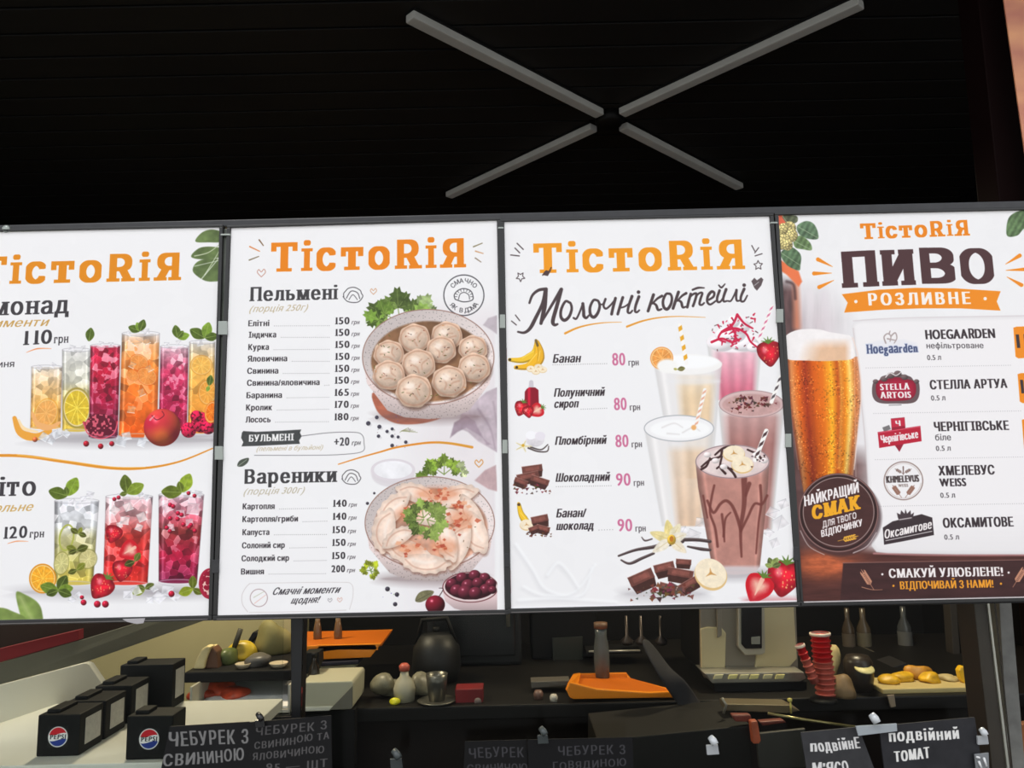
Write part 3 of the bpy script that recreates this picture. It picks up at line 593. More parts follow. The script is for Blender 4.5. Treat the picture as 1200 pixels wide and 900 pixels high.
def print_dumplings():
    c = canvas(1); paper(c)
    # photograph side: soft grey linen and table tone fading to white
    X, Y = c.X, c.Y
    m = np.clip((X-455)/60, 0, 1)*np.clip((580-X)/3+.5, 0, 1)*np.clip((Y-345)/30, 0, 1); 
    k = RGB(226, 216, 218)*(1+.06*(fbm(X, Y, 30, 2)-.5))[..., None]; c.I = c.I*(1-.6*m[..., None])+k*.6*m[..., None]
    title(c, 316, 547, 317.5, 312, 32.5)
    for a, b, col in (((303.5, 281), (308.3, 287.5), (120, 84, 50)), ((292.5, 288.8), (304, 294.2), (222, 132, 66)), ((292, 304.4), (303, 300.2), (130, 116, 84)), ((554.6, 288.9), (565, 284.7), (140, 130, 96)), ((557, 294), (566, 296.7), (206, 156, 112)), ((556.8, 302), (563.5, 306.6), (150, 130, 110))): c.line([a, b], 1.5, 1.1, col, smooth=False)
    heart(c, 306, 319, 5, (190, 130, 110)); heart(c, 437, 340.5, 3.8, (206, 152, 110))
    c.text('Пельмені', 292, 352.3, 395.5, 350, 16.4, (66, 64, 66), bold=1.9, serif=.06)
    c.text('(порція 250г)', 291.5, 365, 359, 363, 7.6, (196, 180, 150), bold=.35, shear=.45)
    vareniki_icon(c, 413, 347, 11.5)
    names = [('Елітні', 290.8, 315.3, 381.5), ('Індичка', 291.3, 323.3, 394.8), ('Курка', 290.8, 314.8, 409.2), ('Яловичина', 290, 336.1, 422.8), ('Свинина', 289.5, 325.7, 437), ('Свинина/яловичина', 289.2, 374, 451), ('Баранина', 288.7, 330, 465.5), ('Кролик', 288.1, 318.5, 479.9), ('Лосось', 287.5, 316.7, 494)]
    pr = [('150', 392.2, 409, 379.2), ('150', 392.2, 409, 392.8), ('150', 392.2, 409, 406.8), ('150', 392.2, 409, 420.8), ('150', 392, 408.7, 434.8), ('150', 391.8, 408.4, 448.6), ('165', 391.6, 408.2, 462.8), ('170', 391.5, 408, 476.9), ('180', 391.3, 407.8, 491.4)]
    rows(c, names, pr)
    # stamp
    c.ell(543.3, 345.3, 23.6, 23.6, (78, 76, 80), ring=1.3); arc_text(c, 'СМАЧНО', 543.3, 345.3, 17.2, 138, 42, 5.2, (70, 68, 72)); arc_text(c, 'ЯК ВДОМА', 543.3, 345.3, 17.6, 218, 322, 5.2, (70, 68, 72), True)
    c.line([(533, 350), (532, 345), (536, 340), (543, 337.5), (551, 340), (554, 346), (553, 351), (543, 353), (533, 350)], 1.1, 1.1, (70, 68, 72)); c.line([(537, 350), (539, 344), (544, 342), (549, 345), (550, 350)], .9, .9, (70, 68, 72))
    for i in range(9):
        a = math.pi*(1-i/8); c.line([(543.3+math.cos(a)*10.5, 347-math.sin(a)*9), (543.3+math.cos(a)*8, 347-math.sin(a)*6.6)], .7, .6, (70, 68, 72), smooth=False)
    # bowl of pelmeni
    parsley(c, 488, 372, 30, 2, 40, 8, (140, 158, 104)); parsley(c, 468, 376, 38, 3, 92, 4, (108, 132, 62)); parsley(c, 455, 378, 28, 2, 140, 5, (92, 118, 46))
    for P, k in (([(572, 372), (584, 368), (584, 392), (576, 386), (566, 380)], (190, 178, 184)), ([(540, 484), (556, 470), (570, 458), (584, 452), (584, 530), (574, 524), (560, 516), (548, 505), (536, 500)], (196, 180, 188)), ([(527, 512), (532, 494), (546, 486), (556, 492), (562, 504), (570, 520), (576, 520), (560, 508), (546, 500), (536, 505)], (172, 152, 164))):
        c.poly(P, 0, soft=2, tex=lambda X, Y, d, k=k: RGB(*k)*(.85+.3*fbm(X, Y, 13, 9))[..., None])
    c.line([(560, 478), (574, 500), (580, 524)], 2, 1, (150, 130, 142), soft=3, a=.6); c.line([(578, 470), (583, 500)], 2, 1, (160, 142, 150), soft=3, a=.6)
    c.poly([(438, 458), (440, 478), (452, 490), (470, 496), (500, 494), (520, 484), (480, 470)], 0, smooth=True, soft=1.5, tex=lambda X, Y, d: RGB(176, 100, 76)*(.8+.4*fbm(X*.3, Y, 5, 2))[..., None])
    bowl(c, 501.5, 417.5, 77.5, 56, 489, (150, 108, 76), 3)
    for i, (x, y, r) in enumerate(((523.4, 392.8, 19), (485.5, 395.4, 19), (554, 407.5, 17.5), (516.7, 408.8, 18), (455.4, 414, 18.5), (555.5, 430, 19.5), (490, 426, 20.5), (455.4, 438.5, 19.5), (526, 446, 21), (484.7, 457, 22))): pelmen(c, x, y, r, i)
    for q in [random.Random(i) for i in range(16)]:
        a = q.uniform(0, 6.28); c.line([(501+math.cos(a)*64, 421+math.sin(a)*42), (501+math.cos(a)*64+q.uniform(-3, 3), 421+math.sin(a)*42+q.uniform(-2, 2))], .9, .7, q.choice([(96, 100, 48), (214, 150, 90)]), smooth=False)
    for x, y, s in ((431, 495, 2.6), (444, 499, 2.4), (441, 488, 2.2), (453, 504.5, 1.9), (459, 501.5, 1.8), (466, 511, 1.8), (475, 517, 2), (459, 510, 2), (443, 510, 2), (459, 521, 2.2)): c.ell(x, y, s, s, (60, 56, 70), sh=.3, hl=.3); c.ell(x+1.5, y+1.6, s, s*.7, (150, 145, 150), soft=2, a=.3)
    for i in range(9): c.line([(470, 504), (468+i*2.6, 497+abs(i-4)*1.4+3)], .7, .4, (150, 150, 110), smooth=False)
    crumbs(c, 430, 484, 480, 524, 16, .8, (110, 106, 112), 3)
    c.line([(396, 543), (420, 535.5), (445, 528.5), (465, 523), (500, 517.8), (525, 518.2), (553, 523)], 1.2, 3, (226, 142, 44), mid=2.2)
    c.line([(510, 517.5), (530, 518.6), (553, 523)], 1, 1.6, (214, 158, 60))
    # bulmeni line
    c.line([(352, 510), (385, 506), (415, 505.5), (424, 509), (426, 518), (424, 528), (400, 531.5), (360, 532.5), (320, 532.5), (298, 532.5)], .8, .7, (120, 116, 118))
    c.poly([(283.4, 506), (285, 504), (300, 505), (330, 503.6), (352.5, 502.2), (351, 506), (353, 510), (350, 515), (351, 519), (330, 520), (300, 521.5), (283, 522), (285, 517), (282.5, 512)], 0, tex=lambda X, Y, d: RGB(66, 68, 68)*(.92+.25*fbm(X, Y, 2.5, 3))[..., None])
    c.text('БУЛЬМЕНІ', 291.5, 516.6, 344, 515, 8.2, (240, 238, 236), bold=1., serif=.05); c.text('(пельмені в бульйоні)', 300, 527.6, 377, 525.6, 5.6, (200, 186, 160), bold=.3, shear=.4)
    c.text('+20', 391, 521.6, 408.8, 520.8, 9.6, (66, 62, 66), bold=.9, serif=.05, cap=.691); c.text('грн', 411.5, 520.6, 421.5, 520.2, 5.4, (70, 66, 70), bold=.3, shear=.2)
    c.poly([(278, 545), (281, 538.5), (291, 535.5), (290, 541), (284, 545.5)], (78, 84, 74), smooth=True); c.line([(279, 545), (289, 537.5)], .5, .5, (180, 186, 170), smooth=False)
    c.text('Вареники', 286.3, 566, 394.5, 563.7, 17, (66, 64, 66), bold=2., serif=.06); vareniki_icon(c, 411, 560, 11, (70, 66, 68))
    c.text('(порція 300г)', 284.7, 579, 355, 577, 8, (196, 186, 166), bold=.35, shear=.45)
    names = [('Картопля', 284.2, 321.4, 596), ('Картопля/гриби', 283.9, 348.6, 611), ('Капуста', 283.9, 315.3, 626.4), ('Солоний сир', 283.3, 333.3, 641.9), ('Солодкий сир', 282.8, 338.3, 657.2), ('Вишня', 282.2, 308.9, 672.8)]
    pr = [('140', 389.7, 405.6, 593), ('140', 389.4, 405.3, 608.3), ('150', 388.9, 404.6, 624), ('150', 388.7, 404.4, 639.2), ('150', 388.4, 404, 654.6), ('200', 387.8, 403.6, 670.2)]
    rows(c, names, pr)
    c.line([(292, 684), (288, 688), (283.5, 697), (284, 708), (290, 717)], .7, .7, (206, 196, 196)); c.line([(292, 683.5), (340, 682.5), (395, 682), (411, 684), (413, 698), (409, 714)], .6, .6, (208, 200, 198)); c.line([(292, 717.5), (340, 717), (405, 715)], .6, .6, (210, 202, 200))
    c.ell(303, 700.5, 10, 10.3, (176, 150, 152), ring=.9); c.line([(297, 700), (309, 693)], .8, .6, (190, 190, 166), smooth=False); c.line([(298, 707), (311, 697)], .8, .6, (226, 180, 170), smooth=False)
    c.text('Смачні моменти', 318, 697, 396, 694.6, 8.6, (70, 66, 70), bold=.6, shear=.5); c.text('щодня!', 340, 707.4, 372, 706, 8, (70, 66, 70), bold=.6, shear=.5)
    heart(c, 386, 703, 2.6, (150, 144, 148), .6); heart(c, 397.5, 702.5, 3, (214, 172, 160), .7)
    # bowl of varenyky
    c.ell(460, 552, 26.5, 14, (232, 226, 228), soft=1); c.ell(460, 556, 25, 14, (214, 206, 210), soft=2, a=.7); c.ell(460, 549.5, 26, 13, (222, 214, 218)); c.ell(460, 549.5, 22.5, 10.5, 0, tex=lambda X, Y, u, v: RGB(244, 242, 244)*(.93+.1*fbm(X, Y, 9, 1))[..., None])
    parsley(c, 520, 555, 25, 3, 95, 12, (118, 142, 50)); parsley(c, 508, 558, 19, 2, 150, 14, (106, 134, 44)); parsley(c, 535, 552, 14, 2, 20, 15, (176, 186, 140))
    heart(c, 561, 541.5, 5, (214, 156, 88), 1.2)
    c.poly([(556, 562), (568, 550), (581, 544), (583, 575), (572, 572)], 0, soft=2, tex=lambda X, Y, d: RGB(196, 166, 168)*(.9+.2*fbm(X, Y, 9, 2))[..., None])
    bowl(c, 503.3, 612, 76.3, 54.8, 680, (196, 150, 128), 9)
    for i, (x, y, L, w, a) in enumerate(((487, 582, 26, 16, 200), (535, 585, 28, 17, 160), (556, 600, 26, 17, 60), (463, 600, 28, 19, 130), (455, 622, 27, 20, 100), (562, 622, 26, 22, 70), (478, 640, 30, 20, 20), (525, 600, 22, 14, 10), (541, 640, 30, 22, 110), (498, 655, 30, 17, 5), (528, 632, 26, 18, 75), (468, 632, 22, 14, 150), (500, 608, 30, 18, 190))): varenik(c, x, y, L, w, a, i)
    q = random.Random(5)
    for x, y, rx, ry in ((512, 578, 26, 8), (478, 602, 14, 9), (540, 608, 14, 12), (480, 642, 16, 7), (520, 640, 16, 9)): c.ell(x, y, rx, ry, (224, 138, 96), soft=9, a=.55)
    for i in range(90):
        g = q.choice([(512, 576), (535, 592), (480, 600), (540, 612), (478, 640), (512, 640), (495, 590)]); x, y = g[0]+q.gauss(0, 8), g[1]+q.gauss(0, 5); k = q.choice([(206, 106, 76), (222, 142, 104), (178, 74, 54), (236, 176, 140), (196, 92, 60)])
        t = q.uniform(0, 3); s = q.uniform(1.6, 4.4); c.poly([(x+s*math.cos(t+j*1.57)*q.uniform(.7, 1.3), y+s*.7*math.sin(t+j*1.57)) for j in range(4)], k, soft=.9, a=.9)
    for i in range(14): x, y = q.uniform(470, 560), q.uniform(575, 645); c.line([(x, y), (x+q.uniform(-2, 2), y+q.uniform(-2, 2))], .9, .6, (110, 80, 50), smooth=False)
    parsley(c, 496, 606, 24, 3, 105, 21, (112, 132, 62)); parsley(c, 500, 608, 26, 3, -20, 22, (116, 134, 66)); parsley(c, 496, 608, 22, 2, 205, 23, (104, 126, 56))
    parsley(c, 434, 668, 13, 3, 120, 31, (150, 160, 30)); parsley(c, 434, 669, 10, 2, 330, 32, (140, 150, 30))
    for x, y, s in ((453.5, 690, 2.8), (464.6, 696.5, 2.6), (462.5, 708, 2.5), (430, 589, 1.8), (438, 577, 1.4)): c.ell(x, y, s, s, (66, 60, 70), sh=.3, hl=.3)
    crumbs(c, 440, 686, 476, 700, 6, .8, (130, 124, 130), 8)
    c.poly([(486, 704), (490, 695), (499, 691.5), (508, 693), (503, 700), (493, 705.5)], 0, smooth=True, tex=lambda X, Y, d: RGB(120, 116, 84)*(.8+.4*fbm(X, Y, 4, 2))[..., None]); c.line([(487, 704), (506, 694)], .6, .5, (80, 76, 56), smooth=False)
    P = [(518, 690), (521, 704), (532, 713), (551, 718), (584, 716), (584, 688)]
    c.poly(P, 0, soft=1, tex=lambda X, Y, d: RGB(226, 200, 200)*(1-.25*np.clip((Y-700)/18, 0, 1))[..., None]); c.ell(551, 688, 33, 18, (226, 206, 204)); c.ell(551, 688, 32.5, 17.6, (120, 66, 70), ring=1.2); c.ell(551, 687, 30, 15.5, (60, 20, 30))
    for x, y, r in ((529, 684, 7), (541, 677, 7), (556, 674, 7), (568, 677, 6.5), (575, 684, 6.5), (535, 692, 8), (548, 686, 8), (560, 683, 7), (569, 691, 7.5), (545, 694, 9), (557, 695, 8), (577, 691, 5)): c.ell(x, y, r, r*.94, (104, 36, 52), sh=.55, hl=.55)
    c.ell(509.5, 708.5, 11.5, 11, (118, 24, 40), sh=.55, hl=.6); c.line([(514, 699), (519, 690), (514, 689)], 1, .6, (60, 30, 36))
    c.poly([(582.2, 250), (600, 250), (600, 730), (582.6, 730)], (242, 240, 240)); c.poly([(400, 716.2), (600, 712.4), (600, 730), (400, 730)], (242, 240, 240), a=.0)
    return c

def print_shakes():
    c = canvas(2); paper(c)
    title(c, 624.5, 874.5, 319, 314, 33, (240, 154, 30))
    for a, b in (((881, 287.5), (884.5, 294)), ((889, 290), (884.5, 296)), ((893, 297), (885, 299.5))): c.line([a, b], 1.2, 1.2, (78, 64, 66), smooth=False)
    c.line([(888.5+5.2*math.cos(i*.6283+.9)*(1 if i % 2 == 0 else .5), 310.5+5.6*math.sin(i*.6283+.9)*(1 if i % 2 == 0 else .5)) for i in range(11)], 1, 1, (78, 64, 66), smooth=False)
    c.line([(636, 322), (640, 317), (643, 318), (646, 313)], 1.4, 1.2, (70, 50, 50)); c.poly([(638, 318), (646, 316), (642, 323), (637, 322)], (80, 60, 60))
    K = (78, 64, 66)
    for a, b in (((606, 285), (613.2, 292)), ((603.5, 290.5), (609, 296)), ((598.5, 298.5), (608.5, 299.6)), ((604, 368.5), (609, 375)), ((599.5, 375.5), (605, 380))): c.line([a, b], 1.3, 1.3, K, smooth=False)
    c.line([(610+5.2*math.cos(i*.6283+.3)*(1 if i % 2 == 0 else .5), 324+5.6*math.sin(i*.6283+.3)*(1 if i % 2 == 0 else .5)) for i in range(11)], 1, 1, K, smooth=False)
    Z = lambda pts: [(620+x/4.444, 330+y/4.444) for x, y in pts]; S = (76, 62, 64)
    for pts, a, b, m in (
        ([(2, 108), (18, 68), (50, 42), (88, 36)], 2.6, 3.8, None), ([(84, 38), (70, 110), (35, 185), (5, 240), (-25, 262), (-58, 258)], 3.2, 2.2, 4.4), ([(90, 36), (80, 130), (62, 214)], 3.4, 3.8, 5.4), ([(62, 214), (112, 130), (166, 40)], 2.2, 4., None), ([(168, 38), (146, 120), (124, 200), (132, 222), (148, 218)], 4.2, 2.4, 4.6),
        ([(213, 108), (190, 100), (168, 140), (166, 180), (184, 198), (208, 180), (222, 140), (216, 110), (204, 104)], 2.6, 2.4, 3.8),
        ([(232, 186), (246, 190), (262, 160), (280, 112)], 2.4, 2.2, None), ([(280, 112), (284, 150), (286, 176), (298, 186), (312, 172)], 3.6, 2., 3.8),
        ([(358, 96), (336, 94), (318, 130), (320, 168), (338, 182), (358, 160), (368, 124), (360, 98), (348, 94)], 2.6, 2.4, 3.8),
        ([(398, 88), (388, 122), (400, 138), (422, 122), (444, 96)], 2.8, 2., None), ([(450, 84), (438, 130), (430, 166)], 3.4, 3.4, None), ([(366, 110), (382, 116), (398, 90)], 1.8, 1.8, None),
        ([(488, 80), (474, 125), (462, 166)], 3.4, 3.2, None), ([(470, 134), (496, 128), (520, 112)], 2, 2, None), ([(536, 74), (520, 120), (514, 154), (526, 160), (538, 148)], 3.6, 2, None),
        ([(572, 76), (556, 120), (552, 150), (562, 156), (574, 146)], 3.6, 2, None),
        ([(648, 66), (634, 108), (620, 150)], 3.6, 3.4, None), ([(692, 72), (668, 86), (642, 112)], 3.2, 2, None), ([(646, 108), (662, 120), (672, 144), (690, 140)], 2.4, 2.2, 3.2),
        ([(734, 62), (714, 62), (698, 96), (702, 130), (720, 140), (738, 116), (744, 84), (736, 62), (722, 60)], 2.6, 2.4, 3.6),
        ([(778, 52), (764, 94), (750, 136)], 3.6, 3.4, None), ([(818, 58), (796, 72), (772, 98)], 3.2, 2, None), ([(776, 94), (792, 104), (800, 130), (816, 128)], 2.4, 2, 3.2),
        ([(842, 62), (832, 96), (824, 130)], 3.2, 3.2, None), ([(838, 78), (856, 62), (872, 62), (864, 96), (854, 124)], 2, 3, 3), ([(868, 76), (886, 58), (902, 58), (892, 90), (888, 114), (900, 118), (912, 108)], 2, 2, 3),
        ([(936, 92), (960, 76), (964, 56), (950, 50), (932, 72), (928, 102), (944, 116), (972, 98)], 2.4, 2, 3.4),
        ([(992, 44), (980, 80), (982, 102), (998, 100), (1016, 72)], 3.2, 2, None), ([(1026, 38), (1012, 80), (1014, 100), (1030, 98)], 3.4, 2, None), ([(988, 16), (1002, 28), (1020, 10)], 1.6, 1.4, 2.4),
        ([(1036, 98), (1050, 98), (1064, 76), (1080, 40)], 2, 2, None), ([(1080, 42), (1078, 74), (1082, 96), (1096, 96)], 3.2, 2, None),
        ([(1120, 36), (1104, 74), (1104, 98), (1120, 98), (1136, 70)], 3.4, 1.8, None)):
        c.line(Z(pts), a, b, S, mid=m)
    for x, y in ((570, 52), (1120, 16)): q = Z([(x, y)])[0]; c.ell(q[0], q[1], 2.1, 2.1, S)
    c.line(Z([(852, 40), (880, 30), (912, 30)]), 2.4, 1.4, S, mid=2.6)
    c.line(Z([(188, 266), (250, 238), (320, 220), (400, 210), (482, 208)]), 2.6, .5, (230, 156, 50)); c.line(Z([(510, 231), (590, 202), (680, 184), (780, 178), (918, 183)]), 2.4, .5, (230, 156, 50))
    c.poly([(880.5, 329), (884, 325), (887, 328), (892, 324.5), (894.5, 327), (892, 334), (887, 340), (884, 337)], (96, 82, 84)); c.line([(884, 334), (889, 330)], .8, .8, (180, 176, 178), smooth=False)
    # price rows
    G = (60, 50, 54); PK = (206, 112, 150)
    for s, x0, x1, y, h in (('Банан', 647.7, 681.5, 424.3, 10), ('Полуничний', 649, 709.5, 464, 9.8), ('сироп', 649, 678.9, 477, 9.6), ('Пломбірний', 650.3, 711.5, 520.4, 9.8), ('Шоколадний', 650.9, 715.5, 563.8, 10), ('Банан/', 651.7, 687.5, 605.8, 10.2), ('шоколад', 651.7, 697, 620.6, 9.8)): c.text(s, x0, y, x1-1.6, y-(x1-x0)*.02, h, G, bold=1.05, shear=.2)
    for s, x0, x1, y in (('80', 717.6, 733, 427.3), ('80', 719.7, 734.6, 479.6), ('80', 721.4, 736.8, 523), ('90', 722.2, 739.2, 568.3), ('90', 724, 741.2, 622)):
        c.text(s, x0, y, x1, y-.3, 14.4, PK, bold=.9, cap=.691); c.text('грн', x1+3.6, y+.3, x1+15.6, y-.1, 7.4, (88, 80, 84), bold=.5)
    c.dots(648, 426.6, 711, 425.2, 2.5); c.dots(681, 478.6, 711, 477.4, 2.5); c.dots(652, 569.5, 716, 568.3, 2.5); c.dots(702, 620.5, 718, 620, 3)
    # little pictures beside the rows
    banana(c, [(629, 400), (626, 413), (613, 421), (597, 421)], 9); banana(c, [(629, 400), (630, 416), (620, 428), (604, 430)], 10, (246, 186, 40)); banana(c, [(630, 400), (634, 412), (632, 424), (622, 431)], 8, (236, 176, 40)); c.line([(628, 398), (630, 404)], 3, 3, (120, 96, 50), smooth=False)
    c.ell(597.5, 420.5, 1.6, 1.6, (60, 46, 30)); c.ell(605.5, 429.5, 1.6, 1.6, (60, 46, 30))
    for x, y in ((622, 431), (631, 429), (628, 434), (636, 432)): slice_(c, x, y, 5, 3.6)
    c.line([(622.5, 447), (622.5, 452)], 5, 6, (206, 200, 206), smooth=False); c.poly([(617, 455), (620, 453), (627, 453), (631, 456), (631.5, 474), (629, 478), (617, 478), (614.5, 474), (615, 458)], 0, tex=lambda X, Y, d: RGB(156, 20, 44)*(.9+.5*np.exp(-((X-620)/1.6)**2))[..., None])
    strawberry(c, 611, 477, 10, 20); strawberry(c, 629, 480, 10, 60, True); strawberry(c, 619, 481, 8, -10, cap=False)
    c.ell(627, 514, 11, 8.5, 0, tex=lambda X, Y, u, v: RGB(238, 232, 236)*(.9+.12*fbm(X, Y, 4, 1)-.1*v)[..., None]); c.ell(622, 509, 6, 5, (246, 244, 246)); c.ell(633, 510, 6, 5, (232, 226, 232))
    for pts in ([(619, 524), (630, 528), (641, 528), (643, 522)], [(622, 523), (634, 526), (642, 520)]): c.line(pts, 2, 1.2, (86, 74, 72))
    for a in range(5): t = a*1.256; c.line([(613, 522), (613+math.cos(t)*10, 522+math.sin(t)*7)], 3.4, 1, (240, 230, 196)); c.line([(613, 522), (613+math.cos(t)*9, 522+math.sin(t)*6)], .6, .5, (196, 180, 130))
    c.ell(613, 521, 1.8, 1.8, (214, 170, 50))
    choc(c, 624, 551, 24, 13, -8, 2); choc(c, 619, 559, 26, 12, -12, 3); choc(c, 632, 564, 22, 11, 18, 4); choc(c, 610, 565, 16, 9, 20, 5); crumbs(c, 602, 567, 646, 578, 30, 2.6, (100, 58, 50), 2)
    banana(c, [(608, 590), (611, 602), (618, 611), (628, 615)], 8); c.ell(608, 590.5, 1.8, 1.8, (90, 66, 40)); slice_(c, 617, 614, 8, 6.4); choc(c, 633, 610, 20, 13, -12, 7); choc(c, 636, 620, 16, 9, 15, 8); choc(c, 626, 620, 12, 8, -20, 8); crumbs(c, 617, 621, 646, 629, 22, 2, (96, 56, 50), 5)
    # milk splash, bottom left
    for pts, w in (([(603, 640), (622, 668), (640, 694), (680, 700), (692, 668)], 5), ([(612, 690), (636, 700), (672, 696), (696, 664)], 4), ([(640, 676), (652, 662), (664, 672), (676, 690)], 5), ([(606, 706), (650, 704), (720, 708)], 5)):
        c.line(pts, w*.5, 1, (214, 212, 214), soft=6, a=.5, mid=w); c.line([(x+2, y-3) for x, y in pts], w*.4, 1, (252, 252, 252), soft=4, a=.8)
    # back glasses
    def tall(xl, xr, yt, xbl, xbr, yb, fill, fl, fr, ft, a=.8):
        def tx(X, Y, d):
            t = np.clip((Y-yt)/(yb-yt), 0, 1); L = xl+(xbl-xl)*t; R = xr+(xbr-xr)*t; u = np.clip((X-L)/(R-L), 0, 1)
            base = RGB(232, 228, 226)*(1-.10*np.clip((np.abs(u-.5)-.38)/.12, 0, 1)+.06*np.exp(-((u-.12)/.04)**2))[..., None]
            w = np.clip((u-fl)/.16, 0, 1)*np.clip((fr-u)/.12, 0, 1)*np.clip((Y-ft)/10, 0, 1)
            st = 1+.05*np.sin(u*26)
            return lerp(base, fill(Y)*st[..., None]*(.94+.1*fbm(X, Y, 12, 4))[..., None], w)
        c.poly([(xl, yt), (xr, yt), (xbr, yb), (xbl, yb)], 0, tex=tx, a=a, soft=2)
    tall(828, 893, 398, 838, 887, 468, grad(398, 468, [(0, (238, 206, 214)), (.5, (228, 150, 168)), (1, (206, 86, 112))]), .03, .98, 404, .95)
    c.ell(860, 400, 32, 12, (248, 240, 242), soft=2); q = random.Random(3)
    for x, y, rx, ry in ((846, 402, 15, 9), (872, 402, 17, 9), (856, 392, 18, 10), (866, 382, 13, 9), (860, 376, 7, 7), (884, 406, 9, 6)): c.ell(x, y, rx, ry, (248, 242, 244), sh=.18, soft=1.4)
    for pts in ([(864, 368), (858, 380), (846, 388), (842, 396), (850, 400)], [(864, 368), (872, 378), (882, 384)], [(846, 388), (862, 384), (874, 390), (880, 400), (890, 408)], [(834, 400), (846, 396), (858, 400), (868, 396)], [(856, 380), (862, 392), (858, 402)]): c.line(pts, 3, 2, (206, 30, 70))
    for i in range(26): x, y = q.gauss(862, 11), q.gauss(390, 9); c.line([(x, y), (x+q.uniform(-5, 5), y+q.uniform(-3, 4))], 2.2, 1.2, (204, 34, 72))
    for i in range(26): x, y = q.uniform(834, 886), q.uniform(370, 410); c.line([(x, y), (x+q.uniform(-3, 3), y+q.uniform(-2, 2))], 1.2, 1, q.choice([(96, 40, 50), (214, 50, 90), (120, 90, 90)]), smooth=False)
    straw(c, 905, 358, 889, 397, 3.6, (214, 110, 146), 5); strawberry(c, 901.5, 412, 17, -6)
    tall(766, 846, 424, 790, 834, 560, grad(424, 560, [(0, (240, 226, 206)), (.3, (232, 198, 152)), (1, (224, 184, 142))]), .26, .96, 436)
    c.ell(806, 426, 40, 12, (244, 241, 238), soft=1.5); c.ell(806, 423, 36, 8, (250, 249, 248), soft=3); c.ell(812, 446, 32, 4, (234, 232, 232), soft=4, a=.6); citrus(c, 775.5, 419, 13.5, 13.5, (238, 160, 84), (240, 160, 80)); c.ell(782, 428, 12, 8, (246, 244, 240), soft=3)
    straw(c, 796.5, 380, 804.5, 425, 4, (232, 168, 40), 4); mint(c, 794, 432, 6, [(10, 1.5), (170, .8)], (150, 152, 100))
    # chocolate shake behind
    tall(842, 919, 476, 856, 905, 620, grad(476, 620, [(0, (204, 166, 162)), (.3, (166, 112, 106)), (1, (176, 126, 118))]), .0, .99, 478, .97)
    c.ell(880.5, 472.5, 38, 16, (214, 184, 182)); c.ell(880.5, 472.5, 37.6, 15.8, (170, 140, 140), ring=.9); c.ell(880.5, 473.5, 34, 13, 0, soft=2, tex=lambda X, Y, u, v: RGB(198, 158, 154)*(.9+.2*fbm(X, Y, 8, 2))[..., None]); crumbs(c, 862, 464, 900, 478, 46, 2.8, (92, 48, 44), 4); crumbs(c, 852, 462, 910, 484, 22, 2.2, (104, 60, 54), 14)
    straw(c, 915, 440, 904, 470, 4.4, (84, 74, 78), 3)
    # vanilla shake
    tall(755, 836, 501, 776, 828, 616, grad(501, 616, [(0, (234, 212, 188)), (1, (222, 182, 146))]), .26, .96, 520)
    c.ell(795.7, 501, 41, 15.5, (240, 238, 238), soft=1.4); c.ell(795.7, 501, 40.6, 15.2, (172, 172, 176), ring=1.1); c.ell(797, 502, 35, 11, (248, 247, 246), soft=3)
    for pts in ([(776, 500), (790, 495), (800, 500)], [(800, 506), (812, 500), (820, 504)], [(782, 507), (796, 508)]): c.line(pts, 1.4, .8, (214, 208, 206), soft=2, a=.8)
    straw(c, 826, 456, 815, 500, 4.4, (232, 176, 150), 6); c.ell(813, 500, 3, 3, (236, 176, 110), soft=1.5)
    # ice cubes and glassy bits at the right
    for i, (x, y, s) in enumerate(((905, 600, 9), (914, 612, 11), (900, 624, 7), (918, 590, 8), (908, 636, 8), (822, 612, 9), (812, 628, 12), (800, 622, 8))): ice(c, x, y, s, i, (232, 226, 228), .6)
    # front glass
    shadow(c, 858, 672, 50, 7, .45); 
    def fx(X, Y, d):
        t = np.clip((Y-540)/(663-540), 0, 1); L = 815+(835-815)*t; R = 901+(891-901)*t; u = np.clip((X-L)/(R-L), 0, 1)
        k = RGB(186, 132, 120)*(.93+.16*fbm(X, Y, 10, 3))[..., None]; k = lerp(k, RGB(206, 166, 160), np.clip((560-Y)/20, 0, 1))
        k = k*(1-.28*np.clip((np.abs(u-.5)-.4)/.1, 0, 1)+.14*np.exp(-((u-.09)/.03)**2)+.10*np.exp(-((u-.9)/.03)**2))[..., None]
        return lerp(k, RGB(214, 204, 206), np.clip((Y-661)/4, 0, 1)*.8)
    c.poly([(815, 540), (901.5, 540), (900, 570), (890.5, 664), (884, 671), (862, 673), (842, 671), (834.5, 664), (818, 570)], 0, tex=fx, soft=1)
    DR = (112, 58, 52)
    for pts, a, b in (([(837, 568), (834, 582), (832, 600), (838, 618), (841, 640)], 2.6, 3), ([(829, 586), (836, 600), (844, 590), (851, 586), (858, 592), (864, 606), (868, 620)], 3, 4), ([(872, 560), (872, 590), (868, 620), (869, 652)], 7, 2.4), ([(868, 622), (876, 606), (884, 590), (893, 590), (899, 580)], 3, 3), ([(848, 628), (850, 608), (856, 600)], 3, 2), ([(846, 602), (848, 620), (849, 634)], 3, 2), ([(891, 568), (892, 590), (889, 612), (886, 648)], 3.4, 2), ([(824, 580), (829, 606)], 2.4, 2), ([(878, 566), (874, 580)], 5, 3)): c.line(pts, a, b, DR, soft=1.2, a=.88)
    c.ell(858.3, 540, 43.4, 20, (222, 198, 196)); c.ell(858.3, 540, 42.8, 19.4, (150, 128, 130), ring=1.1); c.ell(858, 540.5, 39, 16.5, 0, soft=1.5, tex=lambda X, Y, u, v: RGB(232, 214, 210)*(.88+.2*fbm(X, Y, 9, 2))[..., None])
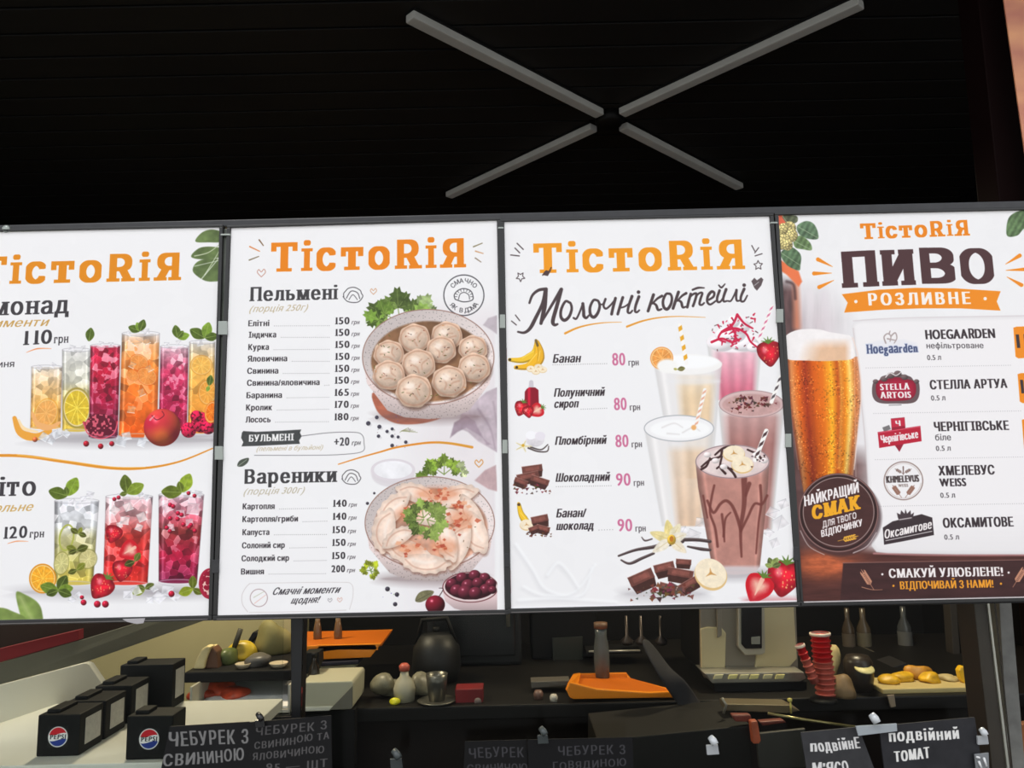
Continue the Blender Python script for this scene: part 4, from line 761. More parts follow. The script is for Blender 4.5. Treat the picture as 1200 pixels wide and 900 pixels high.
    for pts in ([(838, 532), (848, 524), (860, 522)], [(822, 546), (832, 538), (844, 534), (846, 526)], [(840, 548), (848, 544), (858, 552), (862, 558)], [(846, 534), (844, 546), (850, 554)], [(832, 536), (828, 545), (822, 549)], [(876, 526), (888, 532), (894, 540)], [(854, 548), (864, 550)]): c.line(pts, 2.2, 3, (66, 40, 40))
    for i in range(8): t = i*.785; c.ell(829+i*9.5, 532+(i % 3)*7, 4.5, 3.2, (242, 230, 228), sh=.2)
    slice_(c, 860, 530, 13, 9.5); slice_(c, 870, 543, 13, 10); straw(c, 898, 504, 885, 538, 5.2, (76, 52, 54), 3); crumbs(c, 880, 532, 896, 552, 9, 1.8, (70, 44, 44), 7)
    c.ell(858, 672, 27, 4, (196, 188, 190), ring=1.5, soft=1.2); c.ell(862, 669, 24, 5, (206, 194, 194), soft=2, a=.7)
    # foreground
    for pts, w in (([(725, 651), (745, 644), (768, 640), (790, 633), (815, 632), (832, 634)], 4.6), ([(728, 656), (738, 660), (752, 654), (766, 648)], 3.6), ([(752, 629), (756, 633), (764, 631)], 2), ([(806, 640), (822, 643), (832, 644)], 4), ([(770, 640), (800, 634)], 5)): c.line(pts, w*.5, w*.8, (70, 56, 56), mid=w); c.line([(x, y-w*.22) for x, y in pts], .7, .7, (140, 122, 118), a=.8)
    shadow(c, 778, 696, 50, 8, .3)
    for a, L, k in ((100, 24, (246, 226, 150)), (160, 26, (240, 222, 160)), (60, 22, (244, 232, 196)), (215, 26, (250, 240, 220)), (-40, 24, (250, 236, 210)), (20, 20, (244, 234, 214))):
        t = math.radians(a); dx, dy = math.cos(t), -math.sin(t); x, y = 786, 632; c.poly([(x, y), (x+dx*L*.4-dy*6, y+dy*L*.4+dx*6), (x+dx*L, y+dy*L), (x+dx*L*.4+dy*6, y+dy*L*.4-dx*6)], 0, smooth=True, soft=1, tex=lambda X, Y, d, k=k: RGB(*k)*(.84+.22*fbm(X, Y, 5, 2))[..., None]); c.line([(x, y), (x+dx*L*.8, y+dy*L*.8)], .7, .5, (206, 180, 110), a=.7)
    c.ell(787, 632, 5, 6, (234, 190, 70), sh=.3); c.ell(787, 631, 2.4, 3.4, (190, 120, 40))
    choc(c, 779, 667, 24, 15, -14, 9); choc(c, 801, 660, 18, 10, 4, 10); choc(c, 753, 680, 30, 20, -24, 11); choc(c, 797, 674, 30, 15, 10, 12); choc(c, 808, 686, 24, 13, -30, 15); choc(c, 782, 690, 20, 12, 15, 16); crumbs(c, 764, 684, 812, 703, 60, 4, (104, 64, 58), 9); crumbs(c, 732, 686, 765, 704, 16, 2, (100, 64, 58), 10)
    slice_(c, 833, 671.5, 20, 17.5, 35); strawberry(c, 919, 676, 24, 10); strawberry(c, 889, 688, 20, 25, True); mint(c, 905, 664, 9, [(110, 1.3), (60, 1.4), (20, 1.2), (160, 1.)], (112, 136, 84)); shadow(c, 905, 703, 34, 4, .4, (180, 60, 70))
    c.poly([(590, 711.6), (600, 711.3), (936, 703.2), (936, 712), (590, 720)], (246, 244, 246), a=.9)
    return c
def wheat(c, x, y, L, ang, col, n=6, w=1.8):
    t = math.radians(ang); dx, dy = math.cos(t), -math.sin(t); c.line([(x, y), (x+dx*L, y+dy*L)], .6, .5, col, smooth=False)
    for i in range(n):
        p = (.3+.62*i/n)*L; px, py = x+dx*p, y+dy*p
        for sgn in (-1, 1): c.line([(px, py), (px+dx*L*.10+sgn*-dy*L*.10, py+dy*L*.10+sgn*dx*L*.10), (px+dx*L*.20+sgn*-dy*L*.09, py+dy*L*.20+sgn*dx*L*.09)], .4, .4, col, mid=w)
    c.line([(x+dx*L*.9, y+dy*L*.9), (x+dx*L*1.12, y+dy*L*1.12)], w*.8, .4, col, smooth=False)
def hop(c, P, k, seed):
    c.poly(P, 0, smooth=True, soft=1, tex=lambda X, Y, d: RGB(*k)*(.72+.6*fbm(X, Y, 7, seed)+.12*np.sin(X*.9+Y*.5))[..., None])
def print_beer():
    c = canvas(3); X, Y = c.X, c.Y
    n = fbm(X, Y, 26, 3); k = RGB(238, 236, 236)*(1+.02*(n-.5))[..., None]
    # blurred brewery behind the glass, left side
    m = np.clip((1010-X+.12*(Y-400))/40, 0, 1)*np.clip((Y-325)/50, 0, 1)*(.6+.4*np.clip((985-X)/40, 0, 1))
    k = lerp(k, RGB(186, 172, 176)*(.85+.35*fbm(X*2, Y*.3, 16, 5))[..., None], m*.85)
    m = np.clip((935+.06*(Y-300)-X)/10, 0, 1)*np.clip((Y-322)/20, 0, 1); k = lerp(k, RGB(104, 78, 78)*(.7+.6*fbm(X, Y*.3, 9, 8))[..., None], m)
    # warm wooden table at the foot
    wood = lambda X, Y: RGB(78, 44, 40)*(.78+.5*fbm(X*.25, Y*2.2, 9, 7))[..., None]
    m = np.clip((X-1000)/-30+1, 0, 1)*np.clip((Y-520)/25, 0, 1); k = lerp(k, RGB(96, 66, 64)*(.7+.6*fbm(X, Y, 20, 2))[..., None], m)
    m = np.clip((Y-640)/10, 0, 1); k = lerp(k, wood(X, Y), m)
    m = np.exp(-(((X-965)/36)**2+((Y-662)/15)**2)); k = lerp(k, RGB(206, 104, 62)*(.7+.6*fbm(X*.6, Y*1.6, 8, 4))[..., None], np.clip(m*1.25, 0, 1)*.85)
    c.I[:] = np.clip(k, 0, 1)
    c.line([(914, 312), (930, 318), (933, 345), (934, 382)], 4, 8, (226, 130, 90), soft=7, a=.7); c.line([(922, 330), (930, 334), (932, 350)], 3, 3, (70, 50, 52), soft=3, a=.8)
    c.line([(948, 345), (949, 382)], 10, 10, (232, 224, 226), soft=8, a=.6, smooth=False); c.line([(966, 345), (968, 382)], 8, 8, (224, 214, 218), soft=8, a=.5, smooth=False)
    # hops, top left
    c.poly([(912, 252), (921, 252), (922, 262), (918, 270), (912, 266)], (226, 104, 74), soft=2); c.poly([(914, 304), (936, 318), (940, 330), (936, 336), (922, 322), (913, 316)], (236, 122, 76), soft=2)
    for P, k, s in (([(917, 253), (933, 253), (934, 260), (924, 263)], (92, 98, 74), 1), ([(934, 265), (945, 259), (955, 264), (959, 279), (948, 280), (937, 275)], (92, 116, 88), 2), ([(930, 282), (938, 276), (949, 284), (951, 293), (940, 292), (932, 290)], (104, 128, 84), 3), ([(915, 296), (926, 289), (938, 298), (938, 311), (936, 317), (924, 312), (917, 304)], (86, 110, 80), 4)):
        hop(c, P, k, s); x0, y0 = P[0]; x1, y1 = P[3]; c.line([(x0, y0), (x1, y1)], .8, .5, (170, 186, 150), smooth=False, a=.8)
    for x, y, r in ((925, 268, 8), (920, 277, 8), (928, 276, 7), (916, 285, 7), (923, 287, 6), (918, 268, 6)): c.ell(x, y, r, r*1.1, 0, sh=.25, tex=lambda X, Y, u, v: RGB(206, 190, 128)*(.8+.5*(cells(X, Y, 3.4, 4)[1] > .2))[..., None]*.88)
    for P, k, s in (([(1180, 276), (1181, 258), (1188, 250), (1200, 246), (1216, 246), (1212, 262), (1200, 268), (1192, 276)], (88, 112, 74), 6), ([(1200, 270), (1216, 262), (1240, 264), (1236, 284), (1214, 290)], (96, 120, 76), 7)): hop(c, P, k, s)
    title(c, 1009, 1137, 280, 275.5, 17.5)
    K = (78, 50, 52)
    for ch, x0, x1, y0, y1, h in (('П', 984.3, 1033, 336.5, 334, 40), ('И', 1032, 1076, 334, 332.5, 39.5), ('В', 1078, 1122.5, 331.5, 331, 40), ('О', 1125, 1168.5, 332.3, 332.3, 41)): c.text(ch, x0, y0, x1, y1, h, K, bold=7.4 if ch != 'О' else 7.6, serif=.075 if ch != 'О' else 0)
    OG = (238, 140, 28)
    for a, b in (((975.5, 312.5), (958.5, 304)), ((974.5, 320), (954, 320.5)), ((977, 328.5), (960, 336.5)), ((1178.5, 309.5), (1195, 299.5)), ((1179, 316.8), (1203, 315.5)), ((1180, 324.5), (1197, 334))): c.line([a, b], .6, 4.6, OG, smooth=False)
    c.poly([(986.5, 344.8), (1030, 339.5), (1073, 337.3), (1120, 338), (1172.6, 341.3), (1168, 353.3), (1172.5, 364), (1125, 361.3), (1081, 361.3), (1035, 363), (989.3, 366.3), (993.4, 354.7)], OG)
    c.text('РОЗЛИВНЕ', 1018, 358, 1138, 356.2, 14.4, (246, 238, 232), bold=2.2, track=.16); c.ell(1003, 353.4, 2, 2, (246, 238, 232)); c.ell(1154.5, 350, 2, 2, (246, 238, 232))
    # white list panel
    c.poly([(998, 382), (1001, 377), (1010, 374.6), (1100, 372), (1260, 369), (1260, 650), (1120, 650), (1040, 648.5), (1027, 647), (1021.5, 640), (1014, 520)], 0, soft=1.6, tex=lambda X, Y, d: RGB(240, 236, 236)*(1-.06*np.clip(1+d/5, 0, 1)-.04*np.clip((Y-600)/60, 0, 1))[..., None])
    c.line([(1000, 385), (1007, 450), (1014, 520), (1021, 640)], 1, 1, (200, 184, 184), soft=1.5, a=.7); c.line([(1000, 376), (1060, 372.5), (1200, 370)], .8, .8, (204, 192, 194), soft=1.5, a=.8)
    c.line([(1024, 648.6), (1100, 650.6), (1260, 650.6)], 1.6, 1.6, (214, 150, 150), soft=2, a=.8)
    T = (58, 48, 52)
    for s, x0, x1, y, h, b in (('HOEGAARDEN', 1084.8, 1166.5, 397.6, 11., 1.4), ('СТЕЛЛА АРТУА', 1090, 1180.8, 456.3, 10.8, 1.3), ('ЧЕРНІГІВСЬКЕ', 1095, 1182.7, 505.5, 11., 1.4), ('ХМЕЛЕВУС', 1100, 1166, 557.2, 11.2, 1.3), ('WEISS', 1101.3, 1132.6, 570.2, 9.4, 1.2), ('ОКСАМИТОВЕ', 1105.4, 1188, 618.5, 11.4, 1.4)): c.text(s, x0, y, x1, y-(x1-x0)*.02, h, T, bold=b, cap=.691 if s[0] == 'H' or s[0] == 'W' else .728)
    for s, x0, x1, y, h in (('нефільтроване', 1086, 1152.8, 408.3, 6.8), ('0.5 л', 1086.7, 1103, 422, 6.2), ('0.5 л', 1091.3, 1108, 469.4, 6.2), ('біле', 1096.2, 1114.7, 516.2, 7.4), ('0.5 л', 1097, 1114.2, 528.4, 6.2), ('0.5 л', 1102.2, 1119.4, 583.4, 6.2), ('0.5 л', 1106.8, 1124, 632.4, 6.2)): c.text(s, x0, y, x1, y-.3, h, (82, 76, 80), bold=.35)
    for x0, y0, x1, y1 in ((1015, 431.2, 1184, 428), (1024, 484.5, 1196, 481.5), (1026, 538.6, 1198, 535.4), (1030, 593.4, 1202, 590)): c.dots(x0, y0, x1, y1, 2.6, .42, (150, 144, 146))
    for x, y, w, h, s in ((1187.5, 384, 46, 36, '110'), (1192.5, 438.5, 46, 34, '120'), (1197.5, 492, 46, 36, '120'), (1203, 546, 46, 36, '120'), (1208, 600, 46, 34, '120')):
        c.poly([(x, y), (x+4, y-1.2), (x+w, y-2.4), (x+w+2, y+h-3), (x+6, y+h), (x+2.6, y+h-2)], OG); c.text(s, x+4.5, y+h*.66, x+30, y+h*.64, 16, T, bold=1.6, cap=.691)
    # beer glass
    def fx(X, Y, d):
        t = np.clip((Y-385)/165, 0, 1); L = np.interp(Y, [385, 470, 550, 620], [920.5, 925, 937, 944]).astype(np.float32); R = np.interp(Y, [385, 430, 470, 500, 550, 620], [998.5, 1007, 1009, 1006.5, 1001, 994]).astype(np.float32); u = np.clip((X-L)/(R-L), 0, 1)
        us = np.array([0, .05, .14, .24, .34, .48, .6, .70, .80, .86, .93, 1.]); cs = np.array([(140, 66, 40), (222, 140, 80), (220, 98, 22), (160, 52, 16), (208, 88, 12), (226, 112, 16), (248, 172, 34), (186, 74, 14), (236, 142, 28), (255, 210, 110), (204, 112, 50), (206, 150, 120)])/255.
        k = np.stack([np.interp(u, us, cs[:, i]) for i in range(3)], -1)
        k = k*(1.03-.35*np.clip((Y-480)/120, 0, 1)*(1-np.exp(-((u-.62)/.2)**2)))[..., None]
        f, e, v = cells(X, Y, 2.5, 5); bub = (v > .62)*(f < .36)*np.clip(fbm(X, Y, 14, 5)*2.6-.9, 0, 1); bub2 = (v < .25)*(f < .3)*np.clip(fbm(X, Y, 12, 8)*2.6-.9, 0, 1)
        return k*(1-.38*bub)[..., None]+(.28*bub2)[..., None]*RGB(255, 230, 170)
    c.poly([(921.5, 418), (1005, 418), (1008.5, 445), (1008.8, 470), (1005, 508), (1000.5, 552), (996, 610), (948, 610), (937, 552), (929, 500), (924, 460)], 0, tex=fx, soft=1)
    c.poly([(921.5, 420), (920, 402), (920.5, 394), (930, 388), (944, 385.5), (960, 386), (972, 389), (990, 392), (998, 395), (1000, 408), (1000, 420), (975, 423), (945, 422.6)], 0, smooth=True, soft=1, tex=lambda X, Y, d: lerp(RGB(246, 240, 238)*(.97+.05*fbm(X, Y, 7, 3))[..., None], RGB(228, 180, 140)*(.95+.1*fbm(X, Y, 9, 6))[..., None], np.clip((Y-396)/12, 0, 1)*np.clip((X-940+.3*(Y-400))/26, 0, 1)*np.clip((998-X)/8, 0, 1)*.85))
    c.line([(999, 396), (1006, 420), (1009.5, 462), (1006, 500), (1001, 550)], 1.6, 1.2, (236, 214, 204), soft=1.2, a=.8); c.line([(920, 395), (921, 418), (925, 465), (936, 550)], 1.2, 1, (170, 120, 100), soft=1.2, a=.7); c.line([(1001, 398), (1003, 560)], 1, 1, (250, 236, 220), soft=1.5, a=.35)
    c.line([(948, 424), (952, 470), (957, 545)], 3, 3, (150, 60, 20), soft=5, a=.35); c.line([(984, 424), (986, 470), (983, 548)], 3, 2.5, (255, 214, 100), soft=5, a=.5)
    # round badge
    BR = (74, 44, 42)
    c.ell(985, 606, 48, 46, (66, 44, 46), soft=4, a=.75)
    c.ell(982.7, 601, 47, 46.5, 0, tex=lambda X, Y, u, v: RGB(*BR)*(.88+.22*fbm(X*.4, Y*1.4, 8, 2))[..., None]); c.ell(982.7, 601, 46, 45.4, (150, 116, 112), ring=1.1, soft=1); c.ell(982.7, 601, 43.6, 43, (48, 28, 28), ring=2.6, soft=1); c.ell(982.7, 600, 41.4, 40.4, (206, 186, 180), ring=.8, soft=.8, a=.8); c.line([(938, 622), (948, 640), (966, 650)], 1.2, 1, (196, 180, 178), a=.7); c.line([(1000, 648), (1016, 640), (1027, 624)], 1.4, 1, (216, 200, 198), a=.7)
    W = (240, 232, 230)
    c.text('НАЙКРАЩИЙ', 942.8, 593.6, 1006.8, 577, 12.4, W, bold=1.2); c.text('СМАК', 952, 609, 1008.8, 595.5, 15.4, (240, 170, 36), bold=2.6, serif=.06); c.text('ДЛЯ ТВОГО', 964, 618.6, 1004, 607.4, 7.6, W, bold=.8); c.text('ВІДПОЧИНКУ', 962.6, 629.5, 1010.8, 616, 8, W, bold=.9)
    wheat(c, 982, 634, 22, 14, (236, 176, 60), 5, 2)
    # bottom banner
    c.poly([(988, 660), (1260, 655), (1260, 712), (984, 712)], 0, soft=1.5, tex=lambda X, Y, d: RGB(64, 38, 38)*(.85+.3*fbm(X*.3, Y*1.5, 10, 2))[..., None]); c.line([(988, 659.6), (1260, 655)], .8, .8, (140, 100, 92), smooth=False)
    c.text('СМАКУЙ УЛЮБЛЕНЕ!', 1042, 677.2, 1176, 674.8, 10.6, W, bold=1.3, serif=.03); c.text('ВІДПОЧИВАЙ З НАМИ!', 1055, 690.6, 1164.6, 688.4, 9.2, (236, 156, 44), bold=1.); 
    for x, y, q in ((1034, 673, W), (1182, 671, W), (1047, 686.5, (236, 156, 44)), (1173, 684, (236, 156, 44))): c.ell(x, y, 1.3, 1.3, q)
    wheat(c, 1024, 691, 25, 122, (196, 138, 110), 8, 1.9); c.line([(1010, 688), (1022, 691), (1034, 691)], .8, .5, (196, 138, 110)); wheat(c, 1187, 688, 25, 58, (196, 138, 110), 8, 1.9)
    # first mark: blackletter word under a small crest
    B = (74, 84, 120)
    for dx, dy, q in ((0, 0, (150, 160, 190)),): c.poly([(1018, 402), (1030, 399), (1060, 398), (1074, 402), (1076, 412), (1050, 415), (1018, 413)], (226, 226, 232), soft=3, a=.6)
    c.text('Ноеgааrdеn', 1015, 414.6, 1076.8, 412.6, 11.4, (206, 210, 226), bold=2.6, serif=.05); c.text('Ноеgааrdеn', 1015.8, 414.6, 1076, 412.6, 10.8, B, bold=1.2, serif=.05)
    for pts in ([(1038, 402), (1036, 395), (1040, 391), (1044, 394), (1043, 400)], [(1044, 394), (1049, 390), (1051, 396), (1048, 402)], [(1042, 391), (1043, 388)], [(1040, 397), (1050, 399)]): c.line(pts, 1.8, 1.2, (176, 160, 158))
    # second mark: red scroll shield with a horn crest
    c.poly([(1023, 449), (1030, 446), (1034, 441), (1050, 438), (1066, 441), (1071, 446), (1077, 449), (1077, 464), (1070, 472), (1050, 473), (1030, 472), (1022.5, 464)], (104, 84, 86), smooth=True); c.poly([(1028, 447), (1040, 444), (1050, 442), (1062, 444), (1072, 448), (1073, 461), (1066, 468), (1050, 470), (1034, 469), (1027, 461)], (158, 24, 52), smooth=True, tex=lambda X, Y, d: RGB(164, 26, 56)*(.85+.2*np.clip(-d/6, 0, 1))[..., None])
    for x, y, r in ((1036, 444, 4), (1044, 440, 4.5), (1052, 438, 4.5), (1060, 442, 4), (1026, 447, 3.2), (1074, 447, 3.2)): c.ell(x, y, r, r*.8, (110, 92, 92), sh=.3)
    c.line([(1038, 442), (1043, 437), (1050, 440), (1056, 436)], 1.2, 1, (230, 222, 220)); c.text('STELLА', 1031.5, 457.2, 1066.5, 456.4, 7.4, W, bold=1.2, serif=.05, cap=.691); c.text('АRTOIS', 1031.5, 466.8, 1068, 466, 7.6, W, bold=1.2, serif=.05); c.line([(1042, 474.8), (1056, 474.4)], 1.1, 1.1, (110, 104, 106), smooth=False, a=.7)
    # third mark: red ribbon over a shield
    c.poly([(1044, 490.5), (1060, 489), (1061, 500), (1059, 520), (1054, 529.5), (1048, 521), (1045, 505)], (150, 28, 52)); c.poly([(1044, 491), (1060, 489.4), (1060.5, 499), (1045, 501)], (196, 40, 66)); c.text('Ч', 1049.6, 499.4, 1055.6, 499, 6.4, W, bold=1.2)
    c.poly([(1034, 501), (1042, 498), (1044, 503), (1036, 506)], (120, 116, 116)); c.poly([(1028.5, 506.4), (1078.6, 499), (1080, 517), (1030.4, 525)], (186, 28, 54)); c.line([(1029.3, 507.2), (1078, 500)], .7, .7, (226, 110, 126), smooth=False); c.text('Чернігівське', 1032.4, 519.6, 1076.4, 513, 9.2, W, bold=1.1)
    # fourth mark: round wheat seal
    c.ell(1058.7, 563.4, 22.6, 22.2, (150, 126, 118), ring=1.3); c.ell(1058.7, 563.4, 20.6, 20.2, (200, 184, 178), ring=.6)
    c.poly([(1037, 559), (1058, 555), (1080, 557), (1080, 566), (1058, 565), (1038, 568)], (240, 236, 236)); c.text('KHMELEVUS', 1038.6, 566, 1077.4, 564.4, 8., (70, 58, 58), bold=1.4, cap=.691); c.text('WEISS', 1052.8, 570.8, 1064.4, 570.4, 3.4, (130, 110, 104), bold=.4, cap=.691)
    wheat(c, 1056.5, 583, 16, 126, (150, 108, 92), 5, 2.4); wheat(c, 1061, 583, 16, 54, (150, 108, 92), 5, 2.4); c.line([(1058.5, 547), (1058.5, 556)], 1.6, 1, (120, 96, 90), smooth=False); wheat(c, 1058.5, 555, 10, 150, (130, 104, 96), 3, 1.4); wheat(c, 1058.5, 555, 10, 30, (130, 104, 96), 3, 1.4)
    # fifth mark: dark slanted plate with a crown
    c.poly([(1034.5, 618.4), (1046, 611), (1080, 602.5), (1092.5, 606.6), (1094.5, 627), (1060, 634), (1036, 638.4)], (58, 46, 50)); c.line([(1038, 633.6), (1092, 622.6)], .9, .9, (214, 206, 206), smooth=False); c.text('Оксамитове', 1036.4, 631.6, 1092, 619.2, 10.4, W, bold=1., shear=.12)
    c.poly([(1052, 606), (1051, 601), (1055, 603), (1056, 598), (1060, 602), (1061, 596.5), (1063, 602), (1067, 598), (1067.5, 603), (1071, 600.6), (1069.6, 609), (1054, 611.4)], (70, 58, 62)); c.line([(1054, 609), (1068, 606.8)], 1, 1, (210, 200, 200), smooth=False)
    return c
PRINTS = [print_drinks, print_dumplings, print_shakes, print_beer]
def board(i, label):
    q = CORN[i]; tl, tr, bl, br = [at(p[0], p[1], D) for p in q]
    t = thing('menu_board', label, 'menu board', (tl+tr+bl+br)/4, 'menu boards hanging over the glass front')
    # printed sheet: four corners, texture laid out in its own plane
    N = 8; bm = bmesh.new(); uvl = bm.loops.layers.uv.new('uv'); V = {}
    for a in range(N+1):
        for b in range(N+1):
            u, v = a/N, b/N; V[a, b] = (bm.verts.new(tl*(1-u)*(1-v)+tr*u*(1-v)+bl*(1-u)*v+br*u*v), (u, 1-v))
    for a in range(N):
        for b in range(N):
            L = [V[a, b], V[a, b+1], V[a+1, b+1], V[a+1, b]]; f = bm.faces.new([x[0] for x in L])
            for l, x in zip(f.loops, L): l[uvl].uv = x[1]
    me = bpy.data.meshes.new('sheet'); bm.to_mesh(me); bm.free()
    o = link('printed_sheet', me, print_mat('print', PRINTS[i]().image('print')), t)
    dn = Vector((0, 1, 0))
    e = .0072; ux = (tr-tl).normalized(); uz = Vector((0, 0, 1)); FRM = mat('frame_black', (44, 44, 44), .35, .3, .5); g = Vector((0, .0008, 0))
    slab('backing_panel', [tl+g, tr+g, br+g, bl+g], .006, mat('backing', (42, 42, 44), .6), t, .0004, (0, 1, 0))
    f = Vector((0, -.003, 0))
    wl = .0062 if i else .006
    slab('frame_bar', [tl+f-ux*wl+uz*e*.5, tr+f+ux*wl+uz*e*.5, tr+f+ux*wl, tl+f-ux*wl], .012, FRM, t, .0008, (0, 1, 0))
    slab('frame_bar', [bl+f-ux*wl, br+f+ux*wl, br+f+ux*wl-uz*e, bl+f-ux*wl-uz*e], .012, FRM, t, .0012, (0, 1, 0))
    slab('frame_bar', [tl+f-ux*wl, tl+f-ux*.0004, bl+f-ux*.0004, bl+f-ux*wl], .012, FRM, t, .0012, (0, 1, 0))
    slab('frame_bar', [tr+f+ux*.0004, tr+f+ux*wl, br+f+ux*wl, br+f+ux*.0004], .012, FRM, t, .0012, (0, 1, 0))
    # pale edge strip on the lower bar, lightest on the last board
    m_ = mat('bright_edge', (196, 192, 192) if i > 1 else (120, 116, 114), .25, .8) if False else mat('edge_%s' % ('light' if i == 3 else 'grey'), (214, 206, 206) if i == 3 else (104, 100, 98), .3, .4)
    h = f+Vector((0, -.0008, 0)); z1 = -uz*(.0016 if i == 3 else e*.62)
    slab('edge_strip', [bl+h+z1*(.1 if i == 3 else 1), br+h+z1*(.1 if i == 3 else 1), br+h+z1*(.1 if i == 3 else 1)-uz*.0014, bl+h+z1*(.1 if i == 3 else 1)-uz*.0014], .0008, m_, t, .0002, (0, 1, 0))
    return t
LB = ['leftmost menu board, cropped, showing iced fruit lemonades and mojito glasses', 'menu board with two bowls of dumplings beside black price lists',
      'white menu board with milkshake glasses and pink prices', 'rightmost menu board with a tall amber beer glass and list of beers']
for i in range(4): board(i, LB[i])
# ------------------------------------------------------------------ the kiosk
HC = 1.05; ZC = EYE+HC                       # ceiling above eye level
BLK = mat('black_paint', (10, 10, 10), .6, spec=.3, noise=.25, nscale=9)
CEI = mat('ceiling_black', (13, 12, 12), .75, noise=.3, nscale=6)
DARK = mat('dark_equipment', (13, 12, 13), .6, spec=.25)
ALU = mat('dark_aluminium', (50, 50, 52), .38, .35, noise=.12, nscale=60)
STEEL = mat('brushed_steel', (168, 164, 152), .35, .6, noise=.08, nscale=40)
BEIGE = mat('cream_wall_panel', (186, 174, 128), .6, noise=.05, nscale=3)
WHITE = mat('white_laminate', (206, 208, 202), .45, noise=.03, nscale=6)
GREYL = mat('grey_trim', (104, 106, 98), .5, noise=.1, nscale=7)
REDP = mat('red_stripe_paint', (128, 24, 40), .5, noise=.12, nscale=10)
BROWN = mat('dark_brown_wood', (22, 14, 10), .6, spec=.25, noise=.2, nscale=12)
GRD = mat('grey_paving', (84, 82, 80), .9, noise=.2, nscale=5, bump=.3)
def plane_box(name, lo, hi, m): return struct(box(name, lo, hi, m, None, 0))
plane_box('pavement', (-9, -9, -.1), (9, 1.02, 0), GRD)
plane_box('floor', (-2.2, 1.02, -.1), (2.2, 3.5, .02), BROWN)
plane_box('wall_left', (-1.98, 1.02, .02), (-1.9, 3.3, ZC), DARK)
plane_box('wall_right', (1.7, 1.3, .02), (1.78, 3.3, ZC), DARK)
plane_box('wall_back', (-1.98, 3.3, .02), (1.78, 3.38, ZC), DARK)
# ceiling: corrugated black sheet, each shallow rib a strip of its own
plane_box('ceiling', (-1.98, 1.0, ZC), (1.78, 3.38, ZC+.06), CEI)
roof = bpy.data.objects['ceiling']
strip = None
for k in range(24):
    y = 1.06+k*.094
    if strip is None: strip = box('ceiling_slat', (-1.9, y, ZC-.006), (1.7, y+.086, ZC), CEI, roof, .002); 
    else:
        q = strip.copy(); COL.objects.link(q); q.parent = roof; q.location = strip.location+Vector((0, k*.094, 0))
# counter front below the glass, lintel over the opening
plane_box('wall_front', (-1.98, 1.2, .02), (1.78, 1.27, 1.04), DARK)
plane_box('trim_1', (-2.0, .98, ZC-.02), (1.5, 1.02, ZC+.3), mat('fascia_black', (20, 20, 22), .5))
# X of four light bars on the ceiling
X0 = thing('ceiling_light', 'X-shaped fixture of four unlit pale strips on the black ceiling', 'light', (0, 0, 0))
TUBE = mat('diffuser', (176, 176, 170), .5, emit=.03, ecol=(.9, .9, .86, 1), noise=.08, nscale=14)  # faint emission stands in for daylight on the unlit strips
cz = ZC-.03
arms = [((480, 24), (703, 137), .030), ((1010, 8), (729, 136), .030), ((526, 232), (696, 153), .030), ((867, 222), (730, 152), .030)]
ctr = at_z(714, 144, cz); X0.location = (ctr.x, ctr.y, ZC-.006)
for a, b, w in arms:
    A, B = at_z(*a, cz), at_z(*b, cz); d = (B-A).normalized(); n = Vector((-d.y, d.x, 0))*w/2
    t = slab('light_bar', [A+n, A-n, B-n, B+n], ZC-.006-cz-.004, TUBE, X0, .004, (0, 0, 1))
    slab('bar_housing', [A+n*1.15+Vector((0, 0, .018)), A-n*1.15+Vector((0, 0, .018)), B-n*1.15+Vector((0, 0, .018)), B+n*1.15+Vector((0, 0, .018))], .012, BLK, X0, .001, (0, 0, 1))
lathe('centre_hub', [(0, -.03), (.035, -.03), (.04, -.02), (.04, -.001), (0, -.001)], (ctr.x, ctr.y, ZC-.006), BLK, X0, 20)
# ceiling lamps of the interior, out of sight above the boards
for x, y in ((-.85, 2.1), (.0, 2.75), (.85, 2.2)):
    t = thing('wall_lamp', 'small warm lamp on a wall arm over the '+{-.85: 'left end', .0: 'middle', .85: 'right end'}[x]+' of the worktop', 'lamp', (x, 3.3, 2.3), 'lamps over the worktop')
    lathe('lamp_shade', [(.08, 2.23), (.07, 2.255), (.04, 2.27), (.0, 2.275)], (x, y, 0), mat('lamp_metal', (60, 60, 60), .5), t)
    tube('lamp_arm', [(x, y, 2.27), (x, y+.2, 2.27), (x, 3.3, 2.30)], .008, BLK, t)

